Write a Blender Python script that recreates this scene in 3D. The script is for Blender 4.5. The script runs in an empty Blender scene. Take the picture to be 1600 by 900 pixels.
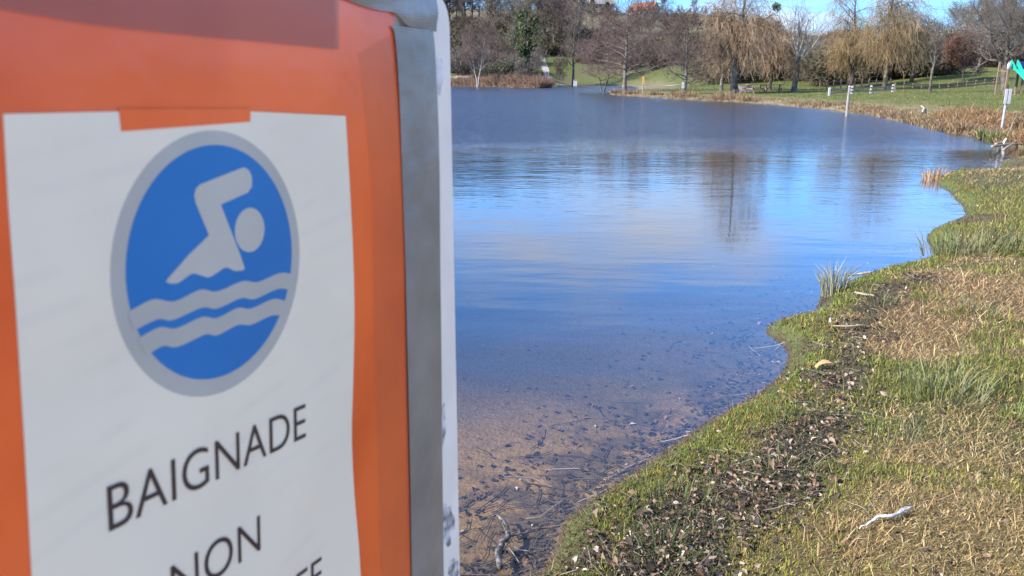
import bpy, math, random
import numpy as np
from mathutils import Vector, Matrix

# ------------------------------------------------------------------ camera, sky, sun, exposure
scene = bpy.context.scene
COL = scene.collection
CAM_H = 1.6
FPX = 1256.0                       # focal length in pixels of the 1600 px wide picture
PITCH = math.atan(328.0 / FPX)
cam_data = bpy.data.cameras.new("camera")
cam_data.sensor_width = 36.0
cam_data.lens = 36.0 * FPX / 1600.0
cam_data.clip_start = 0.02
cam_data.clip_end = 6000.0
cam_data.dof.use_dof = True
cam_data.dof.focus_distance = 6.5
cam_data.dof.aperture_fstop = 17.0
cam = bpy.data.objects.new("camera", cam_data)
cam.location = (0, 0, CAM_H)
cam.rotation_euler = (math.pi / 2 - PITCH, 0, 0)
COL.objects.link(cam)
scene.camera = cam

SUN_AZ = math.radians(248.0)       # clockwise from the view direction (+Y)
SUN_EL = math.radians(35.0)
world = bpy.data.worlds.new("World")
scene.world = world
world.use_nodes = True
wn, wl = world.node_tree.nodes, world.node_tree.links
wn.clear()
sky = wn.new("ShaderNodeTexSky")
sky.sky_type = 'NISHITA'
sky.sun_disc = False
sky.sun_elevation = SUN_EL
sky.sun_rotation = SUN_AZ
sky.air_density = 1.0
sky.dust_density = 0.3
sky.ozone_density = 3.0
SKY_STRENGTH = 0.125
CLOUD_SHIFT, CLOUD_SEED = 2.0, 0.5
bg = wn.new("ShaderNodeBackground")
bg.inputs["Strength"].default_value = SKY_STRENGTH
wout = wn.new("ShaderNodeOutputWorld")
# broken clouds on a flat layer over the whole sky
tc = wn.new("ShaderNodeTexCoord")
sep = wn.new("ShaderNodeSeparateXYZ"); wl.new(tc.outputs["Generated"], sep.inputs[0])
zc = wn.new("ShaderNodeMath"); zc.operation = 'MAXIMUM'; zc.inputs[1].default_value = 0.0
wl.new(sep.outputs["Z"], zc.inputs[0])
za = wn.new("ShaderNodeMath"); za.operation = 'ADD'; za.inputs[1].default_value = 0.10
wl.new(zc.outputs[0], za.inputs[0])
dx = wn.new("ShaderNodeMath"); dx.operation = 'DIVIDE'; wl.new(sep.outputs["X"], dx.inputs[0]); wl.new(za.outputs[0], dx.inputs[1])
dy = wn.new("ShaderNodeMath"); dy.operation = 'DIVIDE'; wl.new(sep.outputs["Y"], dy.inputs[0]); wl.new(za.outputs[0], dy.inputs[1])
cv = wn.new("ShaderNodeCombineXYZ"); wl.new(dx.outputs[0], cv.inputs[0]); dyo = wn.new("ShaderNodeMath"); dyo.operation = 'SUBTRACT'; dyo.inputs[1].default_value = CLOUD_SHIFT; wl.new(dy.outputs[0], dyo.inputs[0]); wl.new(dyo.outputs[0], cv.inputs[1])
cv.inputs[2].default_value = CLOUD_SEED
cn = wn.new("ShaderNodeTexNoise"); cn.inputs["Scale"].default_value = 0.62
cn.inputs["Detail"].default_value = 7.0; cn.inputs["Roughness"].default_value = 0.56
wl.new(cv.outputs[0], cn.inputs["Vector"])
cr = wn.new("ShaderNodeValToRGB")
cr.color_ramp.elements[0].position = 0.49; cr.color_ramp.elements[1].position = 0.70
cr.color_ramp.elements[0].color = (0, 0, 0, 1); cr.color_ramp.elements[1].color = (0.92, 0.92, 0.92, 1)
wl.new(cn.outputs["Fac"], cr.inputs[0])
cmix = wn.new("ShaderNodeMix"); cmix.data_type = 'RGBA'
wl.new(cr.outputs[0], cmix.inputs[0])
hs = wn.new("ShaderNodeMix"); hs.data_type = 'RGBA'; hs.blend_type = 'MULTIPLY'; hs.inputs[0].default_value = 1.0
hs.inputs[7].default_value = (0.48, 0.93, 1.5, 1)
wl.new(sky.outputs[0], hs.inputs[6])
# pale distant cloud bank low over the whole horizon
hzr = wn.new("ShaderNodeMapRange"); hzr.interpolation_type = 'SMOOTHSTEP'; hzr.inputs[1].default_value = 0.0; hzr.inputs[2].default_value = 0.16
hzr.inputs[3].default_value = 0.95; hzr.inputs[4].default_value = 0.0; wl.new(zc.outputs[0], hzr.inputs[0])
hm = wn.new("ShaderNodeMix"); hm.data_type = 'RGBA'; wl.new(hzr.outputs[0], hm.inputs[0]); wl.new(hs.outputs[2], hm.inputs[6]); hm.inputs[7].default_value = (1.05, 1.5, 2.25, 1)
wl.new(hm.outputs[2], cmix.inputs[6])
cmix.inputs[7].default_value = (3.85, 3.95, 4.3, 1)
wl.new(cmix.outputs[2], bg.inputs["Color"])
wl.new(bg.outputs[0], wout.inputs[0])

sun_data = bpy.data.lights.new("sun", 'SUN')
sun_data.energy = 5.0
sun_data.angle = math.radians(0.53)
sun_data.color = (1.0, 0.93, 0.83)
sun = bpy.data.objects.new("sun", sun_data)
sdir = Vector((math.sin(SUN_AZ) * math.cos(SUN_EL), math.cos(SUN_AZ) * math.cos(SUN_EL), math.sin(SUN_EL)))
sun.rotation_euler = sdir.to_track_quat('Z', 'Y').to_euler()
sun.location = (-20, -10, 30)
COL.objects.link(sun)

scene.view_settings.view_transform = 'Standard'
scene.view_settings.look = 'None'
scene.view_settings.gamma = 1.0
scene.view_settings.exposure = 1.22
scene.view_settings.use_curve_mapping = False
scene.render.engine = 'CYCLES'
scene.cycles.transparent_max_bounces = 16
scene.cycles.max_bounces = 4
scene.cycles.diffuse_bounces = 2
scene.cycles.glossy_bounces = 2
scene.cycles.transmission_bounces = 2
scene.cycles.volume_bounces = 0

RNG = np.random.default_rng(7)
random.seed(7)

# ------------------------------------------------------------------ picture <-> place
CP, SP = math.cos(PITCH), math.sin(PITCH)
def ray(px, py):
    x = (px - 800.0) / FPX; y = -(py - 450.0) / FPX
    return np.array([x, CP + y * SP, -SP + y * CP])
def on_water(px, py, z=0.0):
    r = ray(px, py); t = (z - CAM_H) / r[2]
    return np.array([r[0] * t, r[1] * t])
def x_at(px, Y, py=122.0):
    r = ray(px, py); return r[0] / r[1] * Y
def z_at(py, Y):
    r = ray(800, py); return CAM_H + r[2] / r[1] * Y

# ------------------------------------------------------------------ mesh helpers
def link(o, parent=None):
    COL.objects.link(o)
    if parent is not None: o.parent = parent
    return o
def np_mesh(name, V, F, material=None, smooth=False, colors=None):
    """V (n,3), F (m,k) all faces with k corners, or a list of such arrays"""
    me = bpy.data.meshes.new(name)
    Fs = F if isinstance(F, list) else [F]
    Fs = [np.asarray(f, dtype=np.int32) for f in Fs if len(f)]
    V = np.asarray(V, dtype=np.float32)
    me.vertices.add(len(V)); me.vertices.foreach_set("co", V.ravel())
    nl = sum(f.size for f in Fs); nf = sum(len(f) for f in Fs)
    me.loops.add(nl); me.polygons.add(nf)
    me.loops.foreach_set("vertex_index", np.concatenate([f.ravel() for f in Fs]))
    st = []; c = 0
    for f in Fs:
        k = f.shape[1]; st.append(c + np.arange(len(f), dtype=np.int32) * k); c += f.size
    me.polygons.foreach_set("loop_start", np.concatenate(st).astype(np.int32))
    me.polygons.foreach_set("use_smooth", np.full(nf, bool(smooth), dtype=bool))
    if colors is not None:
        a = me.color_attributes.new("Col", 'FLOAT_COLOR', 'POINT')
        c4 = np.ones((len(V), 4), dtype=np.float32); c4[:, :3] = colors
        a.data.foreach_set("color", c4.ravel())
    me.update(calc_edges=True)
    me.validate()
    if material is not None: me.materials.append(material)
    return me
def obj(name, me, parent=None, loc=None):
    o = bpy.data.objects.new(name, me)
    if loc is not None: o.location = loc
    return link(o, parent)
def empty(name, loc=(0, 0, 0), rz=0.0, sc=1.0):
    o = bpy.data.objects.new(name, None)
    o.location = loc; o.rotation_euler = (0, 0, rz); o.scale = (sc, sc, sc)
    o.empty_display_size = 0.2
    return link(o)
def tag(o, label=None, cat=None, group=None, kind=None):
    if label: o["label"] = label
    if cat: o["category"] = cat
    if group: o["group"] = group
    if kind: o["kind"] = kind
    return o
def copy_tree(o, parent=None):
    c = o.copy(); COL.objects.link(c); c.parent = parent
    for ch in list(o.children): copy_tree(ch, c)
    return c
class MB:
    """collects boxes, prisms and tubes into one mesh"""
    def __init__(s): s.v = []; s.f = {}; s.n = 0
    def add(s, V, F):
        V = np.asarray(V, float); 
        for f in F: s.f.setdefault(len(f), []).append([i + s.n for i in f])
        s.v.append(V); s.n += len(V); return s
    def box(s, c, size, rz=0.0, M=None):
        sx, sy, sz = [k / 2 for k in size]
        V = np.array([[x, y, z] for x in (-sx, sx) for y in (-sy, sy) for z in (-sz, sz)])
        if M is not None: V = V @ np.array(M).T
        if rz:
            a = np.array([[math.cos(rz), -math.sin(rz), 0], [math.sin(rz), math.cos(rz), 0], [0, 0, 1]]); V = V @ a.T
        return s.add(V + np.array(c), [(0, 1, 3, 2), (4, 6, 7, 5), (0, 4, 5, 1), (2, 3, 7, 6), (0, 2, 6, 4), (1, 5, 7, 3)])
    def tube(s, pts, rad, sides=6, cap=True):
        pts = np.asarray(pts, float); rad = np.broadcast_to(np.asarray(rad, float), (len(pts),))
        V, F = tubes(pts[None], rad[None], sides)
        F = [tuple(f) for f in F]
        if cap:
            F.append(tuple(range(sides))[::-1]); F.append(tuple(range(len(V) - sides, len(V))))
        return s.add(V, F)
    def mesh(s, name, material, smooth=False):
        return np_mesh(name, np.concatenate(s.v), [np.array(a) for a in s.f.values()], material, smooth)
def tubes(P, R, sides=3):
    """P (N,n,3) polylines, R (N,n) radii -> quads"""
    P = np.asarray(P, float); N, n, _ = P.shape
    T = np.gradient(P, axis=1); T /= np.linalg.norm(T, axis=2, keepdims=True) + 1e-9
    ref = np.where(np.abs(T[:, :1, 2:3]) > 0.9, np.array([1.0, 0, 0]), np.array([0, 0, 1.0]))
    ref = np.repeat(ref, n, axis=1)
    U = np.cross(T, ref); U /= np.linalg.norm(U, axis=2, keepdims=True) + 1e-9
    W = np.cross(T, U)
    a = np.arange(sides) * 2 * math.pi / sides
    V = P[:, :, None, :] + R[:, :, None, None] * (np.cos(a)[None, None, :, None] * U[:, :, None, :] + np.sin(a)[None, None, :, None] * W[:, :, None, :])
    idx = np.arange(N * n * sides).reshape(N, n, sides)
    A = idx[:, :-1, :]; B = idx[:, 1:, :]
    F = np.stack([A, np.roll(A, -1, 2), np.roll(B, -1, 2), B], -1).reshape(-1, 4)
    return V.reshape(-1, 3), F
def merge(parts):
    Vs, Fs, c = [], [], 0
    for V, F in parts:
        Vs.append(V); Fs.append(F + c); c += len(V)
    return np.concatenate(Vs), np.concatenate(Fs)

def _hash(ix, iy, seed):
    h = (ix * 374761393 + iy * 668265263 + seed * 1442695041) & 0x7fffffff
    h = (h ^ (h >> 13)) * 1274126177 & 0x7fffffff
    return ((h ^ (h >> 16)) & 0xffff) / 65535.0
def vnoise(x, y, seed=0):
    x = np.asarray(x, float); y = np.asarray(y, float)
    ix = np.floor(x).astype(np.int64); iy = np.floor(y).astype(np.int64)
    fx = x - ix; fy = y - iy; fx = fx * fx * (3 - 2 * fx); fy = fy * fy * (3 - 2 * fy)
    a = _hash(ix, iy, seed); b = _hash(ix + 1, iy, seed); c = _hash(ix, iy + 1, seed); d = _hash(ix + 1, iy + 1, seed)
    return (a * (1 - fx) + b * fx) * (1 - fy) + (c * (1 - fx) + d * fx) * fy
def fbm(x, y, seed=0, o=4):
    s = 0; a = 0.5; t = 0
    for k in range(o):
        s = s + a * vnoise(x * 2 ** k, y * 2 ** k, seed + k * 17); t += a; a *= 0.5
    return s / t
def sstep(a, b, x):
    t = np.clip((x - a) / (b - a), 0, 1); return t * t * (3 - 2 * t)

# ------------------------------------------------------------------ materials
def mat(name, c1, c2=None, scale=8.0, rough=0.8, bump=0.0, bscale=None, metallic=0.0, coat=0.0, spec=0.5, stretch=None, ramp=(0.35, 0.65), bdist=0.02):
    m = bpy.data.materials.new(name); m.use_nodes = True
    nt = m.node_tree; b = nt.nodes["Principled BSDF"]
    b.inputs["Roughness"].default_value = rough; b.inputs["Metallic"].default_value = metallic
    b.inputs["Specular IOR Level"].default_value = spec
    if coat: b.inputs["Coat Weight"].default_value = coat; b.inputs["Coat Roughness"].default_value = 0.08
    t = nt.nodes.new("ShaderNodeTexCoord"); mp = nt.nodes.new("ShaderNodeMapping")
    nt.links.new(t.outputs["Object"], mp.inputs[0])
    if stretch: mp.inputs["Scale"].default_value = stretch
    if c2 is None:
        b.inputs["Base Color"].default_value = (*c1, 1)
    else:
        n = nt.nodes.new("ShaderNodeTexNoise"); n.inputs["Scale"].default_value = scale; n.inputs["Detail"].default_value = 6
        nt.links.new(mp.outputs[0], n.inputs["Vector"])
        r = nt.nodes.new("ShaderNodeValToRGB")
        r.color_ramp.elements[0].position = ramp[0]; r.color_ramp.elements[1].position = ramp[1]
        r.color_ramp.elements[0].color = (*c1, 1); r.color_ramp.elements[1].color = (*c2, 1)
        nt.links.new(n.outputs["Fac"], r.inputs[0]); nt.links.new(r.outputs[0], b.inputs["Base Color"])
    if bump:
        n2 = nt.nodes.new("ShaderNodeTexNoise"); n2.inputs["Scale"].default_value = bscale or scale * 3; n2.inputs["Detail"].default_value = 5
        nt.links.new(mp.outputs[0], n2.inputs["Vector"])
        bp = nt.nodes.new("ShaderNodeBump"); bp.inputs["Strength"].default_value = bump; bp.inputs["Distance"].default_value = bdist
        nt.links.new(n2.outputs["Fac"], bp.inputs["Height"]); nt.links.new(bp.outputs[0], b.inputs["Normal"])
    return m
def attr_mat(name, rough=0.8, var=0.25, scale=30.0, bump=0.0, bscale=60.0, bdist=0.02, trans=0.0, spec=0.3):
    m = bpy.data.materials.new(name); m.use_nodes = True
    nt = m.node_tree; b = nt.nodes["Principled BSDF"]; b.inputs["Roughness"].default_value = rough
    b.inputs["Specular IOR Level"].default_value = spec
    a = nt.nodes.new("ShaderNodeAttribute"); a.attribute_name = "Col"
    t = nt.nodes.new("ShaderNodeTexCoord")
    n = nt.nodes.new("ShaderNodeTexNoise"); n.inputs["Scale"].default_value = scale; n.inputs["Detail"].default_value = 6; n.inputs["Roughness"].default_value = 0.65
    nt.links.new(t.outputs["Object"], n.inputs["Vector"])
    mr = nt.nodes.new("ShaderNodeMapRange"); mr.inputs[1].default_value = 0.25; mr.inputs[2].default_value = 0.75
    mr.inputs[3].default_value = 1 - var; mr.inputs[4].default_value = 1 + var
    nt.links.new(n.outputs["Fac"], mr.inputs[0])
    v = nt.nodes.new("ShaderNodeVectorMath"); v.operation = 'SCALE'
    nt.links.new(a.outputs["Color"], v.inputs[0]); nt.links.new(mr.outputs[0], v.inputs["Scale"])
    nt.links.new(v.outputs[0], b.inputs["Base Color"])
    if bump:
        n2 = nt.nodes.new("ShaderNodeTexNoise"); n2.inputs["Scale"].default_value = bscale; n2.inputs["Detail"].default_value = 4
        nt.links.new(t.outputs["Object"], n2.inputs["Vector"])
        bp = nt.nodes.new("ShaderNodeBump"); bp.inputs["Strength"].default_value = bump; bp.inputs["Distance"].default_value = bdist
        nt.links.new(n2.outputs["Fac"], bp.inputs["Height"]); nt.links.new(bp.outputs[0], b.inputs["Normal"])
    if trans:
        out = nt.nodes["Material Output"]
        tr = nt.nodes.new("ShaderNodeBsdfTranslucent"); nt.links.new(v.outputs[0], tr.inputs[0])
        mx = nt.nodes.new("ShaderNodeMixShader"); mx.inputs[0].default_value = trans
        nt.links.new(b.outputs[0], mx.inputs[1]); nt.links.new(tr.outputs[0], mx.inputs[2]); nt.links.new(mx.outputs[0], out.inputs[0])
    return m

M = {}
M['ground'] = attr_mat("ground", 0.95, 0.35, 26.0, 0.6, 55.0, 0.02)
M['blade'] = attr_mat("grass_blades", 0.6, 0.15, 9.0, trans=0.14)
M['leaf'] = attr_mat("dead_leaves", 0.7, 0.3, 40.0, trans=0.1)
M['reed'] = attr_mat("reeds", 0.8, 0.2, 3.0, trans=0.15)
M['bark_grey'] = mat("bark_grey", (0.06375, 0.0527, 0.0425), (0.1785, 0.1573, 0.1318), 3.0, 0.9, 0.6, 12)
M['bark_dark'] = mat("bark_dark", (0.045, 0.036, 0.028), (0.13, 0.105, 0.08), 3.0, 0.9, 0.6, 12)
M['bark_pale'] = mat("bark_pale", (0.12, 0.1, 0.08), (0.256, 0.224, 0.192), 3.0, 0.9, 0.5, 12)
M['bark_ochre'] = mat("bark_ochre", (0.135, 0.0975, 0.0525), (0.27, 0.195, 0.0975), 3.0, 0.9, 0.5, 12)
M['twig_brown'] = mat("twigs_brown", (0.068, 0.0476, 0.0374), (0.1292, 0.0884, 0.068), 0.8, 0.85)
M['twig_plum'] = mat("twigs_plum", (0.0816, 0.051, 0.0442), (0.1564, 0.102, 0.085), 0.8, 0.85)
M['twig_grey'] = mat("twigs_grey", (0.0816, 0.068, 0.0544), (0.1632, 0.136, 0.1088), 0.8, 0.85)
M['twig_olive'] = mat("twigs_olive", (0.0748, 0.0646, 0.0374), (0.136, 0.1122, 0.0646), 0.8, 0.85)
M['twig_pale'] = mat("twigs_pale", (0.225, 0.195, 0.1575), (0.36, 0.315, 0.255), 0.8, 0.85)
M['twig_willow'] = mat("twigs_willow", (0.155, 0.10, 0.058), (0.29, 0.205, 0.125), 0.7, 0.8)
M['twig_willow_b'] = mat("twigs_willow_ochre", (0.1496, 0.102, 0.0442), (0.2584, 0.1768, 0.0816), 0.7, 0.8)
M['leaf_russet'] = mat("leaves_russet", (0.0816, 0.0306, 0.017), (0.1632, 0.068, 0.0374), 1.5, 0.8)
M['leaf_ivy'] = mat("leaves_ivy", (0.025, 0.045, 0.012), (0.06, 0.09, 0.025), 1.5, 0.6)
M['leaf_ever'] = mat("leaves_evergreen", (0.018, 0.03, 0.015), (0.05, 0.065, 0.03), 1.0, 0.7)
M['leaf_scrub'] = mat("leaves_scrub", (0.0408, 0.0374, 0.017), (0.0884, 0.0748, 0.034), 1.0, 0.8)
M['mistletoe'] = mat("leaves_mistletoe", (0.08, 0.10, 0.03), (0.14, 0.15, 0.05), 4.0, 0.7)
M['wood_grey'] = mat("weathered_wood", (0.17, 0.15, 0.125), (0.30, 0.275, 0.24), 6.0, 0.85, 0.4, 20, stretch=(1, 1, 0.2))
M['wood_brown'] = mat("brown_timber", (0.12, 0.08, 0.05), (0.24, 0.17, 0.11), 6.0, 0.85, 0.4, 20, stretch=(1, 1, 0.2))
M['white_paint'] = mat("white_paint", (0.32, 0.32, 0.31), (0.45, 0.45, 0.44), 5.0, 0.6)
M['metal_post'] = mat("galvanised_steel", (0.26, 0.27, 0.28), (0.38, 0.39, 0.40), 12.0, 0.5, metallic=0.3)
M['path'] = mat("gravel_path", (0.24, 0.215, 0.185), (0.36, 0.33, 0.29), 2.0, 0.95, 0.4, 30)

# ------------------------------------------------------------------ lake outline and terrain height
near_px = [(842, 900), (862, 868), (872, 845), (876, 822), (905, 797), (960, 760), (1003, 733), (1040, 706), (1065, 690), (1100, 664),
           (1135, 645), (1165, 628), (1192, 612), (1212, 594), (1224, 578), (1231, 556), (1226, 540), (1213, 528), (1197, 520), (1196, 513),
           (1215, 504), (1240, 498), (1272, 492), (1276, 484), (1296, 466), (1316, 450), (1340, 436), (1372, 425), (1400, 418), (1432, 412),
           (1462, 402), (1455, 388), (1446, 374), (1453, 362), (1478, 351), (1500, 343), (1506, 330), (1502, 318), (1488, 305), (1478, 295),
           (1464, 288), (1464, 280), (1484, 272), (1512, 270), (1545, 269), (1561, 264), (1563, 254), (1580, 250), (1605, 247), (1690, 243)]
far_px = [(1690, 235), (1605, 232.5), (1570, 228), (1545, 219), (1510, 211.5), (1480, 206.5), (1440, 198), (1400, 188), (1370, 181.5), (1340, 177.5),
          (1300, 172), (1250, 167), (1200, 163), (1150, 159.5), (1100, 157.5), (1060, 155), (1020, 152.5), (985, 150.5), (962, 148.6), (954, 147.2),
          (962, 145), (982, 142.3), (996, 139.5), (1000, 137), (990, 135), (960, 133.6), (905, 133.2), (874, 133.8), (864, 135), (861, 137.3),
          (840, 137.7), (800, 136.8), (760, 135.6), (705, 134.4), (640, 134.0), (560, 134.2)]
lake = [on_water(*p) for p in near_px] + [on_water(*p) for p in far_px]
lake += [np.array(p) for p in [(-65, 150), (-95, 110), (-88, 60), (-62, 26), (-30, 9), (-12, 3.0), (-5, 1.75), (-2.2, 1.6), (-1.0, 1.75), (-.35, 2.0)]]
lake = np.array(lake)
# small wobble on the near outline: subdivide
def subdiv(poly, maxlen_rel=0.03):
    out = []
    for i in range(len(poly)):
        a, b = poly[i], poly[(i + 1) % len(poly)]
        L = np.linalg.norm(b - a); d = np.linalg.norm(a) ; k = int(min(6, max(1, L / (maxlen_rel * d + 0.03))))
        nrm = np.array([-(b - a)[1], (b - a)[0]]) / (L + 1e-9)
        for j in range(k):
            p = a + (b - a) * j / k
            if j: p = p + nrm * (random.random() - .5) * min(0.010 * d, 0.25 * L)
            out.append(p)
    return np.array(out)
lake = subdiv(lake)
LA, LB = lake, np.roll(lake, -1, axis=0)
def shore_distance(X, Y):
    """signed: > 0 on land"""
    X = np.asarray(X, float).ravel(); Y = np.asarray(Y, float).ravel()
    out = np.empty(len(X))
    d = LB - LA; L2 = (d ** 2).sum(1) + 1e-12
    for s in range(0, len(X), 20000):
        P = np.stack([X[s:s + 20000], Y[s:s + 20000]], 1)
        rel = P[:, None, :] - LA[None]
        t = np.clip((rel * d[None]).sum(2) / L2, 0, 1)
        q = rel - t[..., None] * d[None]
        dist = np.sqrt((q ** 2).sum(2).min(1))
        yi, yj = LA[None, :, 1], LB[None, :, 1]; xi, xj = LA[None, :, 0], LB[None, :, 0]
        cond = (yi > P[:, 1:2]) != (yj > P[:, 1:2])
        xc = xi + (P[:, 1:2] - yi) * (xj - xi) / np.where(np.abs(yj - yi) < 1e-12, 1e-12, yj - yi)
        inside = (cond & (P[:, 0:1] < xc)).sum(1) % 2 == 1
        out[s:s + 20000] = np.where(inside, -dist, dist)
    return out
HY = np.array([0, 60, 75, 95, 130, 170, 200, 250, 330, 450, 800, 3000.])
HC = np.array([-1500, 640, 700, 960, 1050, 1290, 1540, 3000.])
HZ = np.array([
    [0, 0, 0, 0, 0.8, 2.0, 4.0, 10, 20, 26, 30, 24],
    [0, 0, 0, 0, 0.6, 1.4, 3.8, 13, 27, 30, 31, 24],
    [0, 0, 0, 0, 0.6, 1.3, 3.8, 13.5, 27.9, 30, 31, 24],
    [0, 0, 0, 0, 0.7, 1.2, 3.2, 11.0, 27.0, 29, 30, 24],
    [0, 0, 0, .4, 1.2, 2.8, 5.5, 12.0, 23.0, 25, 27, 22],
    [0, 0, 0, .6, 1.6, 2.8, 5.0, 13.0, 18.6, 19, 20, 18],
    [0, 0, .9, 2.2, 3.3, 4.4, 5.4, 7.2, 9.5, 11, 14, 14],
    [0, 0, .9, 2.2, 3.3, 4.4, 5.4, 7.0, 9.0, 11, 14, 14]])
def hill(X, Y):
    X = np.asarray(X, float); Y = np.asarray(Y, float)
    Yc = np.maximum(Y, 1.0)
    px = 800 + X / Yc * FPX / CP
    px = np.clip(px, HC[0], HC[-1]); Yq = np.clip(np.where(Y > 0, Y, 0), 0, 2999)
    i = np.clip(np.searchsorted(HC, px, side='right') - 1, 0, len(HC) - 2)
    j = np.clip(np.searchsorted(HY, Yq, side='right') - 1, 0, len(HY) - 2)
    u = (px - HC[i]) / (HC[i + 1] - HC[i]); v = (Yq - HY[j]) / (HY[j + 1] - HY[j])
    return (HZ[i, j] * (1 - u) + HZ[i + 1, j] * u) * (1 - v) + (HZ[i, j + 1] * (1 - u) + HZ[i + 1, j + 1] * u) * v
def terrain(X, Y, s=None):
    X = np.asarray(X, float).ravel(); Y = np.asarray(Y, float).ravel()
    if s is None: s = shore_distance(X, Y)
    r = np.hypot(X, Y)
    l = np.maximum(s, 0)
    base = 0.055 * (1 - np.exp(-l / 0.05)) + 0.12 * (1 - np.exp(-l / 1.2)) + 0.016 * np.minimum(l, 60)
    base = base + (fbm(X * 1.6, Y * 1.6, 3) - .5) * 0.09 * sstep(0.05, 1.0, l) + (fbm(X * .25, Y * .25, 5) - .5) * 0.25 * sstep(1, 12, l)
    hz = hill(X, Y) * sstep(0, 14, l)
    land = np.maximum(base, hz + (fbm(X * .02, Y * .02, 9) - .5) * np.minimum(r * .006, 2.0) * (hz > base)) 
    d = np.maximum(-s, 0)
    bed = -0.012 - 0.035 * (1 - np.exp(-d / 0.15)) - 0.06 * d - 0.05 * np.maximum(d - 1.5, 0)
    bed = np.maximum(bed, -2.5) + (fbm(X * 2.2, Y * 2.2, 21) - .5) * 0.02
    bed = np.minimum(bed, -0.008)
    return np.where(s > 0, land, bed)
def tz(X, Y): return float(terrain([X], [Y])[0])
def ground_hit(px, py, ymax=400.0):
    r = ray(px, py); Ys = np.geomspace(1.5, ymax, 3000); t = Ys / r[1]
    X = r[0] * t; Z = CAM_H + r[2] * t
    h = np.maximum(terrain(X, Ys), 0)
    k = np.argmax(Z < h)
    return np.array([X[k], Ys[k], h[k]])

# ------------------------------------------------------------------ ground sheet
def ground_colour(X, Y, s):
    r = np.hypot(X, Y)
    n1 = fbm(X * .9, Y * .9, 31); n2 = fbm(X * 3.5, Y * 3.5, 41); n3 = fbm(X * .12, Y * .12, 51); nb = fbm(X * .03, Y * .03, 61)
    c = lambda *v: np.array(v)[None, :]
    mix = lambda a, b, t: a * (1 - t[:, None]) + b * t[:, None]
    straw = c(.095, .064, .029); green = c(.042, .048, .014); soil = c(.035, .026, .018)
    near = mix(straw, green, sstep(.45, .62, n1)); near = mix(near, soil, sstep(.55, .75, n2) * .6)
    near = mix(c(.085, .10, .025), near, sstep(.05, .4, s + (n2 - .5) * .3))
    near = mix(c(.05, .035, .022), near, sstep(.0, .05, s))
    far = mix(c(.20, .155, .08), c(.078, .088, .012), sstep(3.0, 7.5, s + (n3 - .5) * 5 + (n1 - .5) * 3))
    far = mix(far, c(.12, .12, .032), sstep(.5, .75, n1) * .55)
    hillc = mix(c(.065, .082, .019), c(.14, .115, .06), sstep(.42, .6, nb))
    hillc = mix(hillc, c(.1, .085, .045), sstep(.45, .65, n3) * .75)
    land = mix(near, far, sstep(16, 26, r)); land = mix(land, hillc, sstep(120, 215, Y + (n3 - .5) * 40))
    land = mix(land, mix(c(.56, .46, .34), c(.46, .37, .26), sstep(.4, .6, n1)), (1 - sstep(.0, .9, Y + (n1 - .5) * .6)) * (1 - sstep(25, 45, r)))  # unseen pale sand added behind the camera to bounce light onto the board
    d = -s
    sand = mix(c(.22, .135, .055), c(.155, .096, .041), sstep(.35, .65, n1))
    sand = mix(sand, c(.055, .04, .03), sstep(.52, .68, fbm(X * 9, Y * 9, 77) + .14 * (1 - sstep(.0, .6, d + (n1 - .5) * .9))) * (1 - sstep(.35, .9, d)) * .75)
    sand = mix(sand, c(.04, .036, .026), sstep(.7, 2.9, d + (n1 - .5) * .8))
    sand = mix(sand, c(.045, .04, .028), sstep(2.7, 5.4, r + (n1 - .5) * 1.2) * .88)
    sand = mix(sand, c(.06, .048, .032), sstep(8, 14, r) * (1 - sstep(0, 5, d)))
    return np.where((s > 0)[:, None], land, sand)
az_f = np.radians(np.concatenate([np.arange(-180, -40, 4.0), np.arange(-40, -14, 0.6), np.arange(-14, 58, 0.2), np.arange(58, 60, 1.0), np.arange(60, 180, 4.0)]))
rad = np.concatenate([np.geomspace(0.35, 1.1, 8)[:-1], np.geomspace(1.1, 60, 270)[:-1], np.geomspace(60, 3000, 110)])
A, Rr = np.meshgrid(az_f, rad)
GX = (Rr * np.sin(A)).ravel(); GY = (Rr * np.cos(A)).ravel()
GS = shore_distance(GX, GY)
GZ = terrain(GX, GY, GS)
na, nr = len(az_f), len(rad)
V = np.stack([GX, GY, GZ], 1)
idx = np.arange(na * nr).reshape(nr, na)
nx = np.roll(idx, -1, axis=1)
F = np.stack([idx[:-1], idx[1:], nx[1:], nx[:-1]], -1).reshape(-1, 4)[:, ::-1]
V = np.vstack([V, [[0, 0, tz(0, 0)]]])
tri = np.stack([np.full(na, len(V) - 1), idx[0], nx[0]], 1)[:, ::-1]
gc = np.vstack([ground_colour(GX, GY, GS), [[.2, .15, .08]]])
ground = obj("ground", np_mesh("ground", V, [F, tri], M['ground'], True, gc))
tag(ground, kind="structure")

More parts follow.
